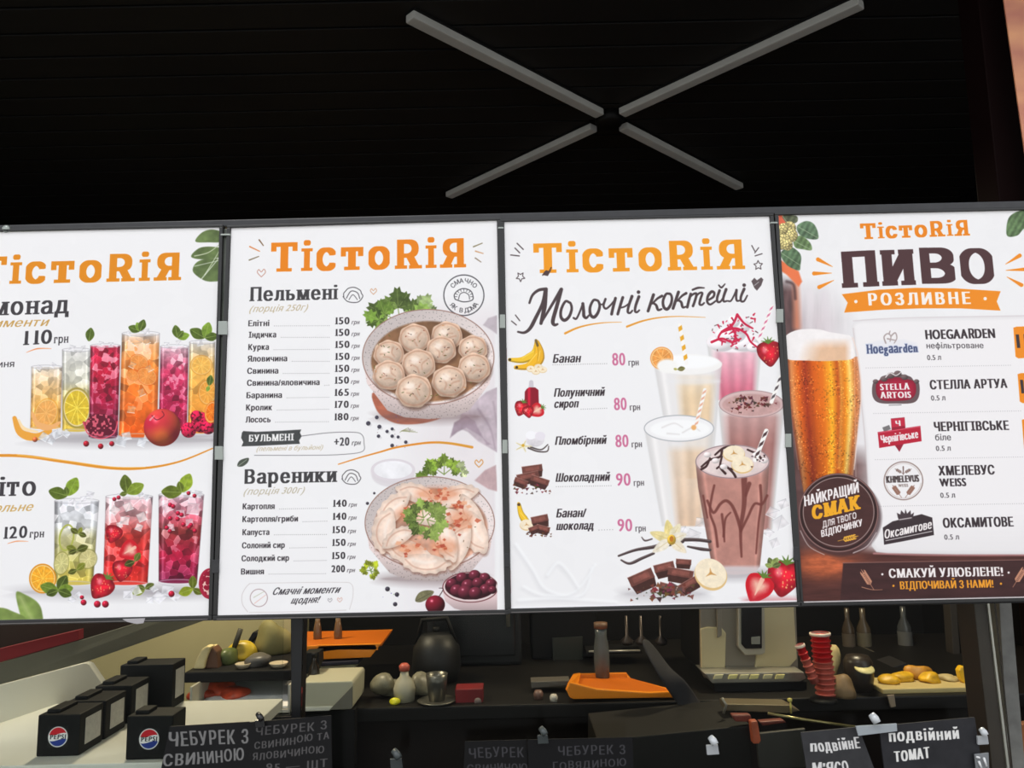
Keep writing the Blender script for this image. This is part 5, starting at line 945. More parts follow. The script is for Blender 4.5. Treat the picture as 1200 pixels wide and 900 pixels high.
# ------------------------------------------------------------------ rail, posts and glass of the front
rail_px = [(-40, 264.5), (1240, 234.2), (1240, 243.2), (-40, 272.5)]
rail = tag(pxslab('hanging_rail', rail_px, D+.013, .02, ALU, None, .002), 'long dark aluminium rail carrying the menu boards along their top', 'rail')
low = tag(pxslab('lower_rail', [(-40, 722), (1240, 696), (1240, 706), (-40, 729)], D+.013, .02, ALU, None, .002), 'dark aluminium rail behind the bottom edge of the menu boards', 'rail')
CLIP = mat('clip_grey', (150, 156, 150), .3, .3); GAP = mat('gap_profile', (92, 96, 88), .4, .3, noise=.4, nscale=22)
for i, (a, b, c_, d_) in enumerate((((258, 268), (270.5, 268), (254, 719), (245.5, 719)), ((583, 260), (590.6, 260), (598.6, 712), (592, 712)), ((902, 254), (911.6, 254), (940.6, 704), (934.5, 704)))):
    t = thing('joint_profile', ['pale grey joint profile between the first two menu boards', 'grey joint profile between the dumpling and milkshake boards', 'grey joint profile between the milkshake and beer boards'][i], 'profile', at((a[0]+c_[0])/2, 490, D), 'joint profiles between boards')
    pxslab('profile_bar', [a, b, c_, d_], D+.003, .008, GAP, t, .001)
    mid = lambda f: (a[0]*(1-f)+d_[0]*f, a[1]*(1-f)+d_[1]*f, b[0]*(1-f)+c_[0]*f)
    for f in (.013, .24, .565, .86):
        x0, y, x1 = mid(f); h = 2 if f < .1 else 16
        pxslab('joint_clip', [(x0+.6, y), (x1-.6, y), (x1-.4, y+h), (x0+.4, y+h)], D-.004, .005, CLIP if f != .86 else ALU, t, .0006)
# screws and a plastic tab under the first board
for x, y in ((6, 267.6),):
    p = at(x, y, D-.003); tag(lathe('rail_bolt', [(0, 0), (.005, 0), (.0062, .002), (.0062, .005), (0, .005)], p, CLIP, None, 14, (0, 1, 0)), 'round grey bolt head on the rail at far left', 'bolt')
tag(pxslab('plastic_tab', [(143, 725.5), (170, 724.6), (168, 730.5), (160, 731.5), (149, 729)], D-.004, .002, mat('clear_tab', (170, 166, 168), .3), None, .0006), 'small clear plastic tab under the lemonade board', 'tab')
# glass of the counter front
gm = bpy.data.materials.new('counter_glass'); gm.use_nodes = True; t_ = gm.node_tree; t_.nodes.remove(t_.nodes['Principled BSDF'])
tr_ = t_.nodes.new('ShaderNodeBsdfTransparent'); gl_ = t_.nodes.new('ShaderNodeBsdfGlossy'); gl_.inputs['Roughness'].default_value = .02; fr_ = t_.nodes.new('ShaderNodeFresnel'); fr_.inputs['IOR'].default_value = 1.22; mx_ = t_.nodes.new('ShaderNodeMixShader')
tr_.inputs[0].default_value = (.93, .95, .93, 1)
t_.links.new(fr_.outputs[0], mx_.inputs[0]); t_.links.new(tr_.outputs[0], mx_.inputs[1]); t_.links.new(gl_.outputs[0], mx_.inputs[2]); t_.links.new(mx_.outputs[0], t_.nodes['Material Output'].inputs[0])
for x0, x1, l in ((-.99, -.355, 'left'), (-.325, .74, 'middle')):
    g_ = struct(box('window_1' if l == 'left' else 'window_2', (x0, 1.215, 1.04), (x1, 1.22, 1.42), gm, None, 0))
# posts
def post(px, Y, th, m, label, name='window_post'):
    return tag(pxslab(name, px, Y, th, m, None, .0015), label, 'post')
post([(340, 262), (354, 262), (355, 722), (352, 842), (342, 1700), (332, 1700), (341, 842), (340.5, 722)], 1.24, .03, mat('post_black', (30, 31, 33), .4, .2), 'black upright post between cream wall and orange tray')
pR = thing('corner_post', 'wide dark brown corner post with a thin bright edge at right', 'post', at(1162, 720, 1.24))
pxslab('post_body', [(1094, 256), (1112, 256), (1158.5, 706), (1190, 930), (1290, 1700), (1262, 1700), (1166, 930), (1141, 706)], 1.235, .05, mat('post_brown', (54, 44, 38), .45, noise=.15, nscale=20), pR, .002)
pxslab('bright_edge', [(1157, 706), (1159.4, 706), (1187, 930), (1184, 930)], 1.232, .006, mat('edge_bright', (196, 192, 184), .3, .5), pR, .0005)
post([(1124, 256), (1138, 256), (1185.5, 706), (1204, 930), (1290, 1700), (1266, 1700), (1184, 930), (1171, 706)], 1.30, .04, mat('post_grey', (104, 104, 100), .5, noise=.3, nscale=30), 'grey worn post right of the brown corner post')
pO = tag(pxslab('rusty_sheet', [(1190, 850), (1240, 846), (1330, 1700), (1276, 1700)], 1.34, .02, mat('rusty_orange', (150, 92, 50), .6, noise=.35, nscale=24), None, .002), 'rusty orange panel corner behind the grey post, bottom right', 'panel')
for px_, l in (([(1085, 300), (1093, 300), (1121, 706), (1127, 790), (1119, 790), (1113, 706)], 'left'), ([(1095, 300), (1103, 300), (1132, 706), (1140, 790), (1131, 790), (1123, 706)], 'right')):
    post(px_, 2.45, .04, mat('post_umber', (52, 46, 40), .5), '%s of two thin dim uprights behind the brown corner post' % l, 'thin_upright')
# dark red jamb and orange banner at the upper right
jam = struct(pxslab('trim_2', [(1140, -60), (1236, -60), (1440, 1900), (1346, 1900)], 1.30, .06, mat('dark_red_jamb', (16, 2, 2), .7, spec=.1), None, .002))
BAN = bpy.data.materials.new('banner_print'); BAN.use_nodes = True; bt = BAN.node_tree; bp = bt.nodes['Principled BSDF']; bp.inputs['Roughness'].default_value = .5
tc2 = bt.nodes.new('ShaderNodeTexCoord'); mp2 = bt.nodes.new('ShaderNodeMapping'); mp2.inputs['Scale'].default_value = (3, 3, 7); n2 = bt.nodes.new('ShaderNodeTexNoise'); n2.inputs['Scale'].default_value = 3; r2 = bt.nodes.new('ShaderNodeValToRGB')
r2.color_ramp.elements[0].color = (.44, .14, .09, 1); r2.color_ramp.elements[0].position = .3; r2.color_ramp.elements[1].color = (.68, .30, .14, 1); r2.color_ramp.elements[1].position = .68
bt.links.new(tc2.outputs['Object'], mp2.inputs[0]); bt.links.new(mp2.outputs[0], n2.inputs[0]); bt.links.new(n2.outputs[0], r2.inputs[0]); bt.links.new(r2.outputs[0], bp.inputs['Base Color'])
tag(pxslab('banner_panel', [(1168, -60), (1290, -60), (1560, 1900), (1440, 1900)], 1.24, .003, BAN, None, .001), 'salmon orange printed banner panel at the upper right corner', 'banner')

# ------------------------------------------------------------------ inside, left: splayed side wall and cream back panel
def WLy(px):
    t = (px-600)/900.; s = (1.5*t+1)/(.27-.96*t) if False else (-1-1.5*t)/(.96*t-.27); return 1.5+.96*s
def wl(name, px, m, off=0, th=.02): return pxslab(name, [(x, y, WLy(x)-off) for x, y in px], 0, th, m, None, .001)
struct(wl('trim_3', [(-70, 795), (0, 777), (92, 751), (170, 727), (236, 700), (262, 700), (240, 727), (100, 776), (0, 802), (-70, 821)], GREYL))
struct(wl('trim_4', [(-70, 778), (0, 760), (92, 738), (92, 750), (0, 776), (-70, 794)], REDP, .004))
struct(wl('wall_left_upper', [(-70, 690), (240, 690), (236, 703), (170, 728), (92, 752), (-70, 795)], mat('wall_dark_maroon', (44, 26, 24), .6, noise=.2, nscale=6), -.012)); bpy.data.objects['wall_left_upper'].name = 'wall_side'
struct(wl('wall_left_lower', [(-70, 821), (0, 803), (99, 777), (104, 779), (150, 845), (165, 925), (-70, 940)], mat('white_splash_panel', (224, 226, 220), .45, noise=.03, nscale=5), .006)); bpy.data.objects['wall_left_lower'].name = 'trim_5'
a_, b_ = at(60, 700, 2.62), at(352, 700, 2.62)
struct(box('wall_niche', (a_.x-.25, 2.62, .9), (b_.x+.02, 2.66, 1.62), BEIGE, None, .002)).name = 'trim_6'
# white shelf that carries the napkin boxes
ZS = at(68, 886.5, 1.30).z
tag(box('white_shelf', (-1.0, 1.262, ZS-.02), (-.47, 1.62, ZS), WHITE, None, .002), 'white shelf under the black napkin boxes at the lower left', 'shelf')
NB = mat('napkin_black', (14, 15, 16), .6, spec=.15, noise=.15, nscale=30)
def decal(name, c, P, parent, off=(0, -.0006, 0)):
    """flat printed sticker: P four corner points tl, tr, br, bl"""
    bm = bmesh.new(); uvl = bm.loops.layers.uv.new('uv'); v = [bm.verts.new(Vector(p)+Vector(off)) for p in P]; f = bm.faces.new(v)
    for l, uv in zip(f.loops, ((0, 1), (1, 1), (1, 0), (0, 0))): l[uvl].uv = uv
    me = bpy.data.meshes.new('sticker'); bm.to_mesh(me); bm.free(); return link(name, me, c, parent)
def logo_mat():
    c = Canvas((0, 0), (30, 0), (0, 30), (30, 30), 120, 120); c.I[:] = RGB(19, 20, 21)
    c.ell(15, 15, 14.4, 14.4, (222, 222, 224)); 
    c.ell(15, 15, 12.9, 12.9, 0, tex=lambda X, Y, u, v: np.where((v < -.30-.12*np.sin(u*2.4))[..., None], RGB(196, 30, 44), np.where((v > .34-.12*np.sin(u*2.4))[..., None], RGB(36, 58, 140), RGB(234, 234, 236))))
    c.text('PEPSI', 3.4, 18.2, 26.6, 18, 6.4, (24, 30, 40), bold=1., cap=.691); return print_mat('round_mark', c.image('mark'), .35)
LOGO = logo_mat()
CARD = mat('label_card', (168, 168, 166), .6, noise=.10, nscale=160)
def napkin_box(x0, x1, y, d, h, label, logo=True, card=True, z=None):
    z = ZS if z is None else z; t = thing('napkin_box', label, 'napkin holder', ((x0+x1)/2, y+d/2, z), 'black napkin boxes on the white shelf')
    box('box_body', (x0, y, z), (x1, y+d, z+h), NB, t, .0025); box('lid_ridge', (x0+.008, y+.01, z+h-.001), (x0+.03, y+d-.01, z+h+.006), NB, t, .002)
    if logo:
        w = .0165; cx, cz_ = (x0+x1)/2, z+h*.47; decal('round_sticker', LOGO, [(cx-w, y, cz_+w), (cx+w, y, cz_+w), (cx+w, y, cz_-w), (cx-w, y, cz_-w)], t)
    if card: slab('side_card', [(x1+.0003, y+d*.22, z+h*.84), (x1+.0003, y+d*.88, z+h*.84), (x1+.0003, y+d*.88, z+h*.2), (x1+.0003, y+d*.22, z+h*.2)], .0006, CARD, t, .0001, (1, 0, 0))
NX0, NX1 = at(43.3, 862, 1.30).x, at(93, 862, 1.30).x
napkin_box(NX0, NX1, 1.30, .072, .064, 'frontmost black napkin box of the row with a red white and blue round mark')
napkin_box(NX0, NX1, 1.380, .07, .064, 'second black napkin box of the row, just behind the front one', False)
napkin_box(NX0, NX1, 1.470, .07, .067, 'third black napkin box of the row, going back', False)
napkin_box(NX0, NX1+.035, 1.560, .06, .084, 'rearmost and tallest black napkin box of the row', False)
napkin_box(at(150, 855, 1.28).x, at(204, 855, 1.28).x, 1.275, .05, .066, 'black napkin box standing alone beside the chalk sign, with round mark', True, False)

# ------------------------------------------------------------------ worktop and what stands on it
ZW = at(600, 826, 2.0).z
WT = tag(box('worktop', (-.62, 2.0, ZW-.035), (1.62, 2.78, ZW), mat('worktop_dark', (13, 10, 8), .5, spec=.3, noise=.12, nscale=12), None, .004), 'long dark worktop inside the kiosk behind the glass', 'worktop')
tag(box('cabinet_base', (-.6, 2.04, .02), (1.6, 2.72, ZW-.035), BROWN, None, .004), 'dark brown cabinet row under the worktop', 'cabinet')
def on(px, py, Z=None): return at_z(px, py, ZW if Z is None else Z)
PXM = lambda Y: Y/FOC
# left: dark shelf and pale bin with orange-red cutlets
zs = at(280, 786.5, 2.0).z
sh = tag(box('dark_shelf', (at(216, 790, 2.0).x, 2.0, zs-.026), (at(341, 790, 2.0).x, 2.4, zs), DARK, None, .004), 'short dark shelf against the cream wall at left', 'shelf')
b_ = thing('food_bin', 'pale translucent bin under the dark shelf with orange red food in it', 'bin', at(281, 843, 1.95))
BINM = mat('bin_plastic', (178, 176, 160), .4, noise=.05, nscale=8)
zb = max(at(281, 845, 1.95).z, ZW+.001); xl, xr = at(222, 820, 1.95).x, at(340, 820, 1.95).x; zt = at(281, 803.5, 1.95).z
box('bin_floor', (xl, 1.95, zb), (xr, 2.16, zb+.008), BINM, b_, .002); box('bin_wall', (xl, 2.15, zb), (xr, 2.16, zt), BINM, b_, .003); box('bin_wall', (xl, 1.95, zb), (xl+.006, 2.15, zt), BINM, b_, .002); box('bin_wall', (xr-.006, 1.95, zb), (xr, 2.15, zt), BINM, b_, .002); box('bin_wall', (xl, 1.95, zb), (xr, 1.956, zb+.014), BINM, b_, .002)
tag(box('bin_stand', (xl-.02, 1.94, ZS-.3), (xr+.01, 1.995, zb), DARK, None, .004), 'dark stand carrying the pale food bin', 'stand')
MEAT = mat('orange_red_meat', (200, 74, 40), .4, noise=.35, nscale=50)
for k, (x, y, rx, rz) in enumerate(((238, 815, .034, .016), (258, 816, .05, .022), (276, 817, .036, .018))):
    p = at(x, y, 2.05+.02*(k % 2)); p.z = zb+.016+rz*.8; tag(blob('cutlet', p, (rx, .03, rz), MEAT, None, k, .14), ['reddish cutlet at the left end of the pale bin', 'large orange red cutlet in the middle of the pale bin', 'orange cutlet at the right end of the pale bin'][k], 'cutlet')
zq = zb+.012
tag(slab('paper_liner', [(xl+.01, 1.965, zq), (xr-.01, 1.965, zq), (xr-.01, 2.14, zq+.02), (xl+.01, 2.14, zq+.02)], .006, mat('liner', (220, 222, 220), .6), None, .001, (0, 0, 1)), 'white paper liner in the pale food bin', 'liner')
# things on the dark shelf
CRM = mat('cream_crust', (226, 206, 150), .6, noise=.12, nscale=30); BRN = mat('bread_brown', (96, 62, 40), .6, noise=.2, nscale=30)
p = at(240, 785.5, 2.05); p.z = zs
t = thing('bread_bun', 'cream bun with a brown cut side standing on the dark shelf', 'bun', p)
s_ = PXM(2.05)
prof = [(226, 784), (230, 772), (236, 761), (242, 757), (247, 758), (243, 768), (240, 778), (239, 784)]
slab('bun_crust', [at(x, y, 2.03) for x, y in prof], .03, CRM, t, .004, (0, 1, 0)); slab('bun_cut', [at(x, y, 2.04) for x, y in ((239, 784), (240, 776), (244, 765), (249, 758), (254, 764), (256, 784))], .04, BRN, t, .004, (0, 1, 0))
tag(slab('jar_lid', [at(x, y, 2.06) for x, y in ((247, 757), (252, 756), (255, 766), (254, 784), (250, 784))], .02, CRM, None, .003, (0, 1, 0)), 'thin pale rounded lid leaning behind the bun', 'lid')
t = thing('kitchen_knife', 'dark handled knife standing up behind the peppers on the shelf', 'knife', at(268, 785, 2.12))
tube('handle', [at(282, 737, 2.12), at(277, 752, 2.12), at(274, 760, 2.12)], [.0065, .0075, .006], mat('handle_dark', (60, 56, 44), .5), t); tube('blade', [at(274, 760, 2.12), at(262, 782, 2.12)], [.006, .014], mat('green_blade', (74, 86, 54), .4), t)
YEL = mat('yellow_pepper', (196, 166, 36), .4, noise=.3, nscale=22); OLV = mat('olive_sack', (132, 124, 78), .7, noise=.2, nscale=20)
for nm, x, y, rx, rz, m, Y, l, cat_ in (('yellow_pepper', 285, 765, .036, .028, YEL, 2.14, 'yellow pepper heaped on the dark shelf', 'pepper'), ('green_pepper', 266, 773, .028, .026, mat('green_pepper', (84, 94, 48), .4, noise=.2, nscale=20), 2.1, 'green pepper at the left of the heap on the dark shelf', 'pepper'), ('olive_bag', 317, 762, .05, .056, OLV, 2.2, 'olive coloured bag at the right end of the dark shelf', 'bag'), ('grey_bowl', 302, 774, .03, .02, mat('bowl_grey', (88, 84, 80), .4), 2.06, 'dark grey lump in front of the olive bag', 'bowl')):
    p = at(x, y, Y); p.z = zs+rz*.52; tag(blob(nm, p, (rx, .035, rz), m, None, int(x), .13), l, cat_)
for x0, x1, l in ((276, 294, 'small pale dish under the yellow pepper'), (316, 337, 'small pale dish at the right end of the shelf')):
    p = at((x0+x1)/2, 780, 2.03); p.z = zs; r = (x1-x0)/2*PXM(2.03); tag(lathe('small_dish', [(0, .001), (r*.6, .001), (r, .012), (r*.93, .013), (r*.5, .005), (0, .005)], p, mat('dish', (186, 172, 146), .4), None, 24), l, 'dish')
tag(slab('dark_box_top', [at(x, y, 2.3) for x, y in ((296, 741), (311, 741), (311, 746), (300, 746), (294, 754), (288, 755))], .05, BLK, None, .002, (0, 1, 0)), 'small black edge standing behind the olive bag', 'box').name = 'black_tub'
# orange trays and white boxes behind the post
def tray(name, px, Y0, Y1, m, label):
    """open tray: outline given for the front wall, leaning floor behind it"""
    t = thing(name, label, 'tray', at(px[0][0], px[0][1], Y0)); return t
ORM = mat('orange_plastic', (236, 138, 20), .35, noise=.05, nscale=6); ORD = mat('orange_plastic_shaded', (206, 104, 14), .4)  # second orange is darker: shade inside the trays put into the colour
t = thing('orange_tray', 'orange plastic tray stacked on a white box behind the black post', 'tray', at(410, 778, 2.2), 'orange plastic trays')
slab('tray_rim', [at(x, y, 2.2) for x, y in ((366, 764), (373, 758), (372, 756), (444, 755), (456, 742), (459, 742), (446, 760), (437, 762), (428, 763))][0:3]+[at(x, y, 2.2) for x, y in ((440, 755), (443, 762), (366, 762))], .01, ORM, t, .002, (0, 1, 0))
slab('tray_front', [at(x, y, 2.2) for x, y in ((357, 757), (447, 754), (434, 770.5), (375, 773), (373, 768), (357, 768))], .008, ORM, t, .002, (0, 1, 0))
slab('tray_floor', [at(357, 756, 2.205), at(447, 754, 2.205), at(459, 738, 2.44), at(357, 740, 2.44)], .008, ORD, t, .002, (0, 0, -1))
slab('tray_back', [at(357, 741, 2.44), at(460, 738, 2.44), at(458, 742, 2.44), at(357, 745, 2.44)], .008, ORM, t, .002, (0, 1, 0))
t2 = thing('white_carton', 'flat pale carton beneath the orange tray', 'carton', on(395, 815)); pxslab('carton_body', [(374, 781), (419, 778), (411, 789), (376, 791)], 2.2, .12, mat('pale_card', (190, 184, 150), .6), t2, .003); pxslab('carton_lid', [(373, 776.5), (420, 774), (420, 778.5), (374, 781)], 2.195, .13, mat('navy_card', (40, 36, 52), .6), t2, .002)
tag(pxslab('grey_ledge', [(375, 791), (412, 789), (412, 794), (375, 796)], 2.21, .1, mat('ledge', (84, 76, 56), .6), None, .002), 'thin olive ledge under the flat pale carton', 'ledge')
t = thing('white_tub', 'pale rectangular tub on the worktop beside the black post', 'tub', at(384, 832, 1.96))
pxslab('tub_front', [(353, 800), (412, 798), (414, 801), (413, 829), (411, 831.5), (353, 833.5)], 1.96, .15, mat('tub_plastic', (186, 182, 158), .4, noise=.04, nscale=8), t, .005); pxslab('tub_foot', [(353, 829), (390, 828), (386, 833), (353, 834)], 1.955, .01, mat('tub_light', (224, 222, 206), .4), t, .002)
pxslab('shadow_card', [(413, 804), (413, 829), (410, 831), (386, 832)], 1.952, .006, mat('tub_shade_grey', (112, 108, 96), .6), t, .001); bpy.data.objects['shadow_card'].name = 'tub_shade_card'  # darker card stands in for the shade on the tub front
tag(pxslab('tub_stand', [(350, 834), (416, 831.5), (416, 900), (350, 900)], 1.965, .03, DARK, None, .003), 'dark stand carrying the pale tub', 'stand')
t = thing('oil_bottle', 'tiny dark bottle beside the orange tray', 'bottle', at(368, 796, 2.05)); 
q = at(368, 799, 2.05); lathe('bottle_body', [(0, 0), (.014, 0), (.015, .02), (.012, .036), (.005, .05), (.005, .062), (0, .062)], q, mat('bottle_dark', (40, 34, 26), .2), t); lathe('bottle_cap', [(0, .062), (.007, .062), (.007, .072), (0, .072)], q, BLK, t, 14)
tag(pxslab('small_black_box', [(356, 765), (374, 764), (374, 777), (369, 790), (356, 790)], 2.06, .05, BLK, None, .003), 'small black box right of the black post', 'box')
for x, l in ((372, 'left'), (396, 'right')):
    q = at(x, 757, 2.3); t = thing('sauce_bottle', '%s of two slim dim bottles standing in the orange tray' % l, 'bottle', q); lathe('bottle_body', [(0, 0), (.011, 0), (.012, .03), (.011, .05), (.006, .075), (0, .076)], q, mat('bottle_amber', (110, 80, 52), .25), t); lathe('bottle_neck', [(.007, .07), (.006, .12), (0, .12)], q, mat('bottle_top', (150, 128, 100), .4), t, 14)
# squeeze bottle and crumpled wrap in the middle
q = on(474, 821); t = thing('squeeze_bottle', 'small pale squeeze bottle with a pink cap among crumpled wrap', 'bottle', q)
lathe('bottle_body', [(0, 0), (.026, 0), (.028, .03), (.022, .05), (.012, .06), (.010, .075), (0, .076)], q, mat('bottle_pale', (176, 170, 148), .4), t); lathe('bottle_cap', [(0, .074), (.013, .074), (.014, .086), (.008, .092), (0, .092)], q, mat('cap_pink', (196, 92, 76), .4), t)
tag(blob('crumpled_wrap', on(452, 822)+Vector((0, .05, .022)), (.036, .03, .036), mat('wrap', (120, 116, 98), .4, noise=.4, nscale=40), None, 4, .3), 'crumpled grey wrap left of the squeeze bottle', 'wrap'); tag(blob('crumpled_wrap', on(489, 822)+Vector((.01, .06, .02)), (.028, .026, .03), MATS['wrap'], None, 9, .3), 'crumpled grey wrap right of the squeeze bottle', 'wrap')
tag(blob('lemon_wedge', on(463, 825)+Vector((0, .0, .006)), (.013, .01, .010), mat('lemon', (214, 210, 30), .4), None, 2, .1), 'small bright yellow wedge in front of the squeeze bottle', 'lemon')
q = on(502, 822)+Vector((0, .22, 0)); t = thing('kettle', 'rounded black kettle in the dim middle of the worktop', 'kettle', q)
lathe('kettle_body', [(0, 0), (.06, 0), (.07, .04), (.066, .09), (.045, .125), (.0, .135)], q, mat('kettle_black', (18, 18, 19), .5), t, 32); tube('kettle_handle', [q+Vector((-.055, 0, .1)), q+Vector((-.04, 0, .165)), q+Vector((.03, 0, .17)), q+Vector((.055, 0, .1))], .007, BLK, t); lathe('kettle_knob', [(0, .132), (.01, .134), (.011, .145), (0, .148)], q, BLK, t, 16)
q = on(512, 823); t = thing('steel_cup', 'dull steel cup on a saucer in the dim middle', 'cup', q); lathe('cup_body', [(0, .004), (.02, .004), (.026, .05), (.028, .07), (.025, .07), (.022, .05), (.017, .01), (0, .01)], q, mat('steel_dull', (110, 108, 100), .35, .7), t); lathe('saucer', [(0, 0), (.04, 0), (.05, .006), (.045, .007), (0, .004)], q, MATS['steel_dull'], t)
tag(pxslab('red_box', [(533, 808), (566, 807), (566, 829), (534, 830)], 2.03, .06, mat('red_card', (116, 14, 20), .5, noise=.2, nscale=20), None, .003), 'dark red box on the worktop in the dim middle', 'box')
q = at(560, 822, 2.02); tag(lathe('round_tag', [(0, 0), (.009, 0), (.009, .003), (0, .003)], q, mat('tag_pale', (110, 96, 92), .5), None, 18, (0, -1, 0)), 'small pale round tag on the dark red box', 'tag')
# tall dim machines at the back centre
t = thing('drinks_cooler', 'tall black cooler with a dim glass door, centre back', 'cooler', on(555, 805)+Vector((0, .35, 0))); y_ = on(555, 805).y+.25
box('cooler_body', (-.27, y_, ZW), (.02, y_+.3, ZW+.5), mat('cooler_black', (15, 16, 18), .5), t, .01); box('cooler_door', (-.25, y_-.012, ZW+.03), (.0, y_, ZW+.47), mat('door_dim', (20, 22, 25), .25), t, .004); tube('door_handle', [(-.02, y_-.035, ZW+.12), (-.02, y_-.035, ZW+.3)], .006, STEEL, t)
t = thing('grill_unit', 'low grey green unit with a dim window at the centre back', 'unit', (.13, 2.55, ZW)); box('unit_body', (.05, 2.5, ZW+.001), (.26, 2.7, ZW+.22), DARK, t, .006); pxslab('unit_window', [(647, 748), (683, 746), (683, 774), (648, 776)], 2.49, .008, mat('window_dim', (44, 47, 42), .3), t, .002)
# hanging ladle bar with glass jar and light strip
t = thing('glass_jar', 'tall misty glass jar on the worktop behind the orange tray', 'jar', on(706, 797)); q = on(706, 797); lathe('jar_body', [(0, 0), (.02, 0), (.022, .05), (.021, .09), (.016, .12), (.017, .14), (0, .14)], q, mat('jar_mist', (84, 90, 90), .25), t); lathe('jar_lid', [(0, .14), (.019, .14), (.019, .155), (0, .155)], q, mat('jar_lid', (110, 80, 60), .5), t)
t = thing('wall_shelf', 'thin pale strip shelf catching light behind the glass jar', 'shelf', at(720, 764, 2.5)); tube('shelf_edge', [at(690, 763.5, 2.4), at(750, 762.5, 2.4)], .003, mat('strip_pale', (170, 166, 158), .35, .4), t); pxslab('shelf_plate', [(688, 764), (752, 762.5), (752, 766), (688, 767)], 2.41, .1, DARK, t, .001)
for k, x in enumerate((752, 775, 735)):
    q = at(x, 757, 2.45); tag(lathe('hanging_ladle', [(0, 0), (.016, .004), (.02, .016), (.005, .03), (.004, .09), (0, .09)], q, mat('ladle', (74, 66, 62), .3, .5), None, 16), ['dim ladle hanging third from the left behind the milkshake board', 'rightmost dim ladle hanging below the milkshake board', 'dim ladle hanging just right of the glass jar'][k], 'ladle')
# big orange tray on the worktop
q0 = on(670, 823); ty = q0.y
t = thing('orange_tray', 'long orange plastic tray tapering to a point at right, on the worktop', 'tray', q0, 'orange plastic trays')
slab('tray_front', [at(x, y, ty) for x, y in ((664, 812), (668, 803), (700, 811), (760, 815), (800, 813.5), (805, 815), (804, 820), (798, 821), (760, 821.5), (672, 823), (667, 820))], .012, ORM, t, .003, (0, 1, 0))
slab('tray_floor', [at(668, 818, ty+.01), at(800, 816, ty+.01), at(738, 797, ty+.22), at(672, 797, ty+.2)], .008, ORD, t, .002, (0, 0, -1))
slab('tray_side', [at(664, 812, ty), at(667, 804, ty+.05), at(673, 793.5, ty+.2), at(681, 792, ty+.2), at(678, 806, ty+.1), at(672, 822, ty+.0)], .008, ORM, t, .002, (-.4, 1, 0))
slab('tray_back', [at(674, 793, ty+.2), at(735, 791.5, ty+.22), at(736, 798, ty+.22), at(700, 802, ty+.2), at(676, 801, ty+.2)], .01, ORM, t, .003, (0, 1, 0))
slab('tray_wall', [at(735, 792, ty+.22), at(740, 799, ty+.22), at(800, 814, ty+.02), at(803, 820, ty+.0), at(788, 819, ty+.01), at(734, 800, ty+.21)], .01, ORM, t, .003, (.3, .5, -.6))
for x, y, r, l in ((649, 822, .009, 'small round white pot left of the long orange tray'), (631, 819, .011, 'small brownish pot at the left of the dim steel strip')):
    q = on(x, y); tag(lathe('small_pot', [(0, 0), (r, 0), (r*1.15, r*1.2), (r*.8, r*1.9), (0, r*1.95)], q, mat('pot_%d' % x, (190, 184, 172) if x > 640 else (112, 84, 74), .4), None, 18), l, 'pot')
tag(pxslab('steel_strip', [(622, 799), (668, 797.5), (668, 803), (623, 807)], ty+.1, .05, mat('strip_steel', (104, 98, 90), .4, .3), None, .002), 'dim steel strip left of the long orange tray', 'strip')
tag(pxslab('grey_plate', [(742, 800), (795, 797), (800, 812), (760, 804)], ty+.2, .006, mat('plate_dim', (66, 58, 48), .4), None, .002), 'dim brown plate behind the tapering end of the orange tray', 'plate')
t.location.z += .007
# dark grey cloth hanging down beside the tray
bm = bmesh.new(); A_ = [(757, 742), (775, 763), (788, 783), (806, 795), (818, 815), (832, 832), (852, 842)]; B_ = [(752, 752), (766, 776), (778, 800), (792, 822), (806, 842), (818, 858), (846, 860)]
va = [bm.verts.new(at(x, y, 1.9+.03*math.sin(i*1.7))) for i, (x, y) in enumerate(A_)]; vb = [bm.verts.new(at(x, y, 1.86+.03*math.cos(i*1.9))) for i, (x, y) in enumerate(B_)]
for i in range(len(A_)-1): bm.faces.new((va[i], va[i+1], vb[i+1], vb[i]))
me = to_mesh(bm, True); o = link('grey_cloth', me, mat('cloth_grey', (34, 32, 36), .8, noise=.15, nscale=30)); md = o.modifiers.new('t', 'SOLIDIFY'); md.thickness = .012; md2 = o.modifiers.new('s', 'SUBSURF'); md2.levels = 2; md2.render_levels = 2
tag(o, 'dark grey cloth hanging diagonally beside the tip of the orange tray', 'cloth')

# coffee machine at the right
q = on(880, 818); ym = 2.12
t = thing('coffee_machine', 'cream and steel coffee machine with a black spout panel', 'coffee machine', (at(878, 790, ym).x, ym, ZW))
CRS = mat('machine_cream', (206, 192, 150), .4, .1, noise=.04, nscale=8); CRG = mat('machine_grey', (140, 132, 118), .35, .3, noise=.04, nscale=8)
pxslab('machine_body', [(821, 660), (930, 660), (935, 789), (828, 794), (822, 785)], ym+.034, .26, BLK, t, .006)
pxslab('front_plate', [(820, 655), (931, 655), (936, 790), (826, 795), (821, 785)], ym+.02, .014, CRG, t, .003)
pxslab('front_panel', [(821, 737), (829, 735), (846, 736), (851, 742), (850, 789), (826, 790), (822, 784)], ym+.012, .01, CRS, t, .003)
pxslab('side_panel', [(893, 690), (929, 690), (934, 772), (918, 789), (884, 790), (886, 772)], ym+.014, .01, CRS, t, .002)
pxslab('spout_frame', [(865, 700), (896, 700), (897, 765), (893, 767.5), (873, 768), (865, 758)], ym, .02, mat('frame_cream', (172, 166, 148), .4), t, .003)
pxslab('spout_panel', [(869, 700), (893, 700), (893, 760), (874, 760.5), (869, 755)], ym-.004, .01, mat('spout_black', (16, 16, 17), .25), t, .002)
pxslab('display', [(881, 747), (891, 746), (891, 755), (881, 755)], ym-.008, .005, mat('display_grey', (150, 150, 140), .3), t, .001)
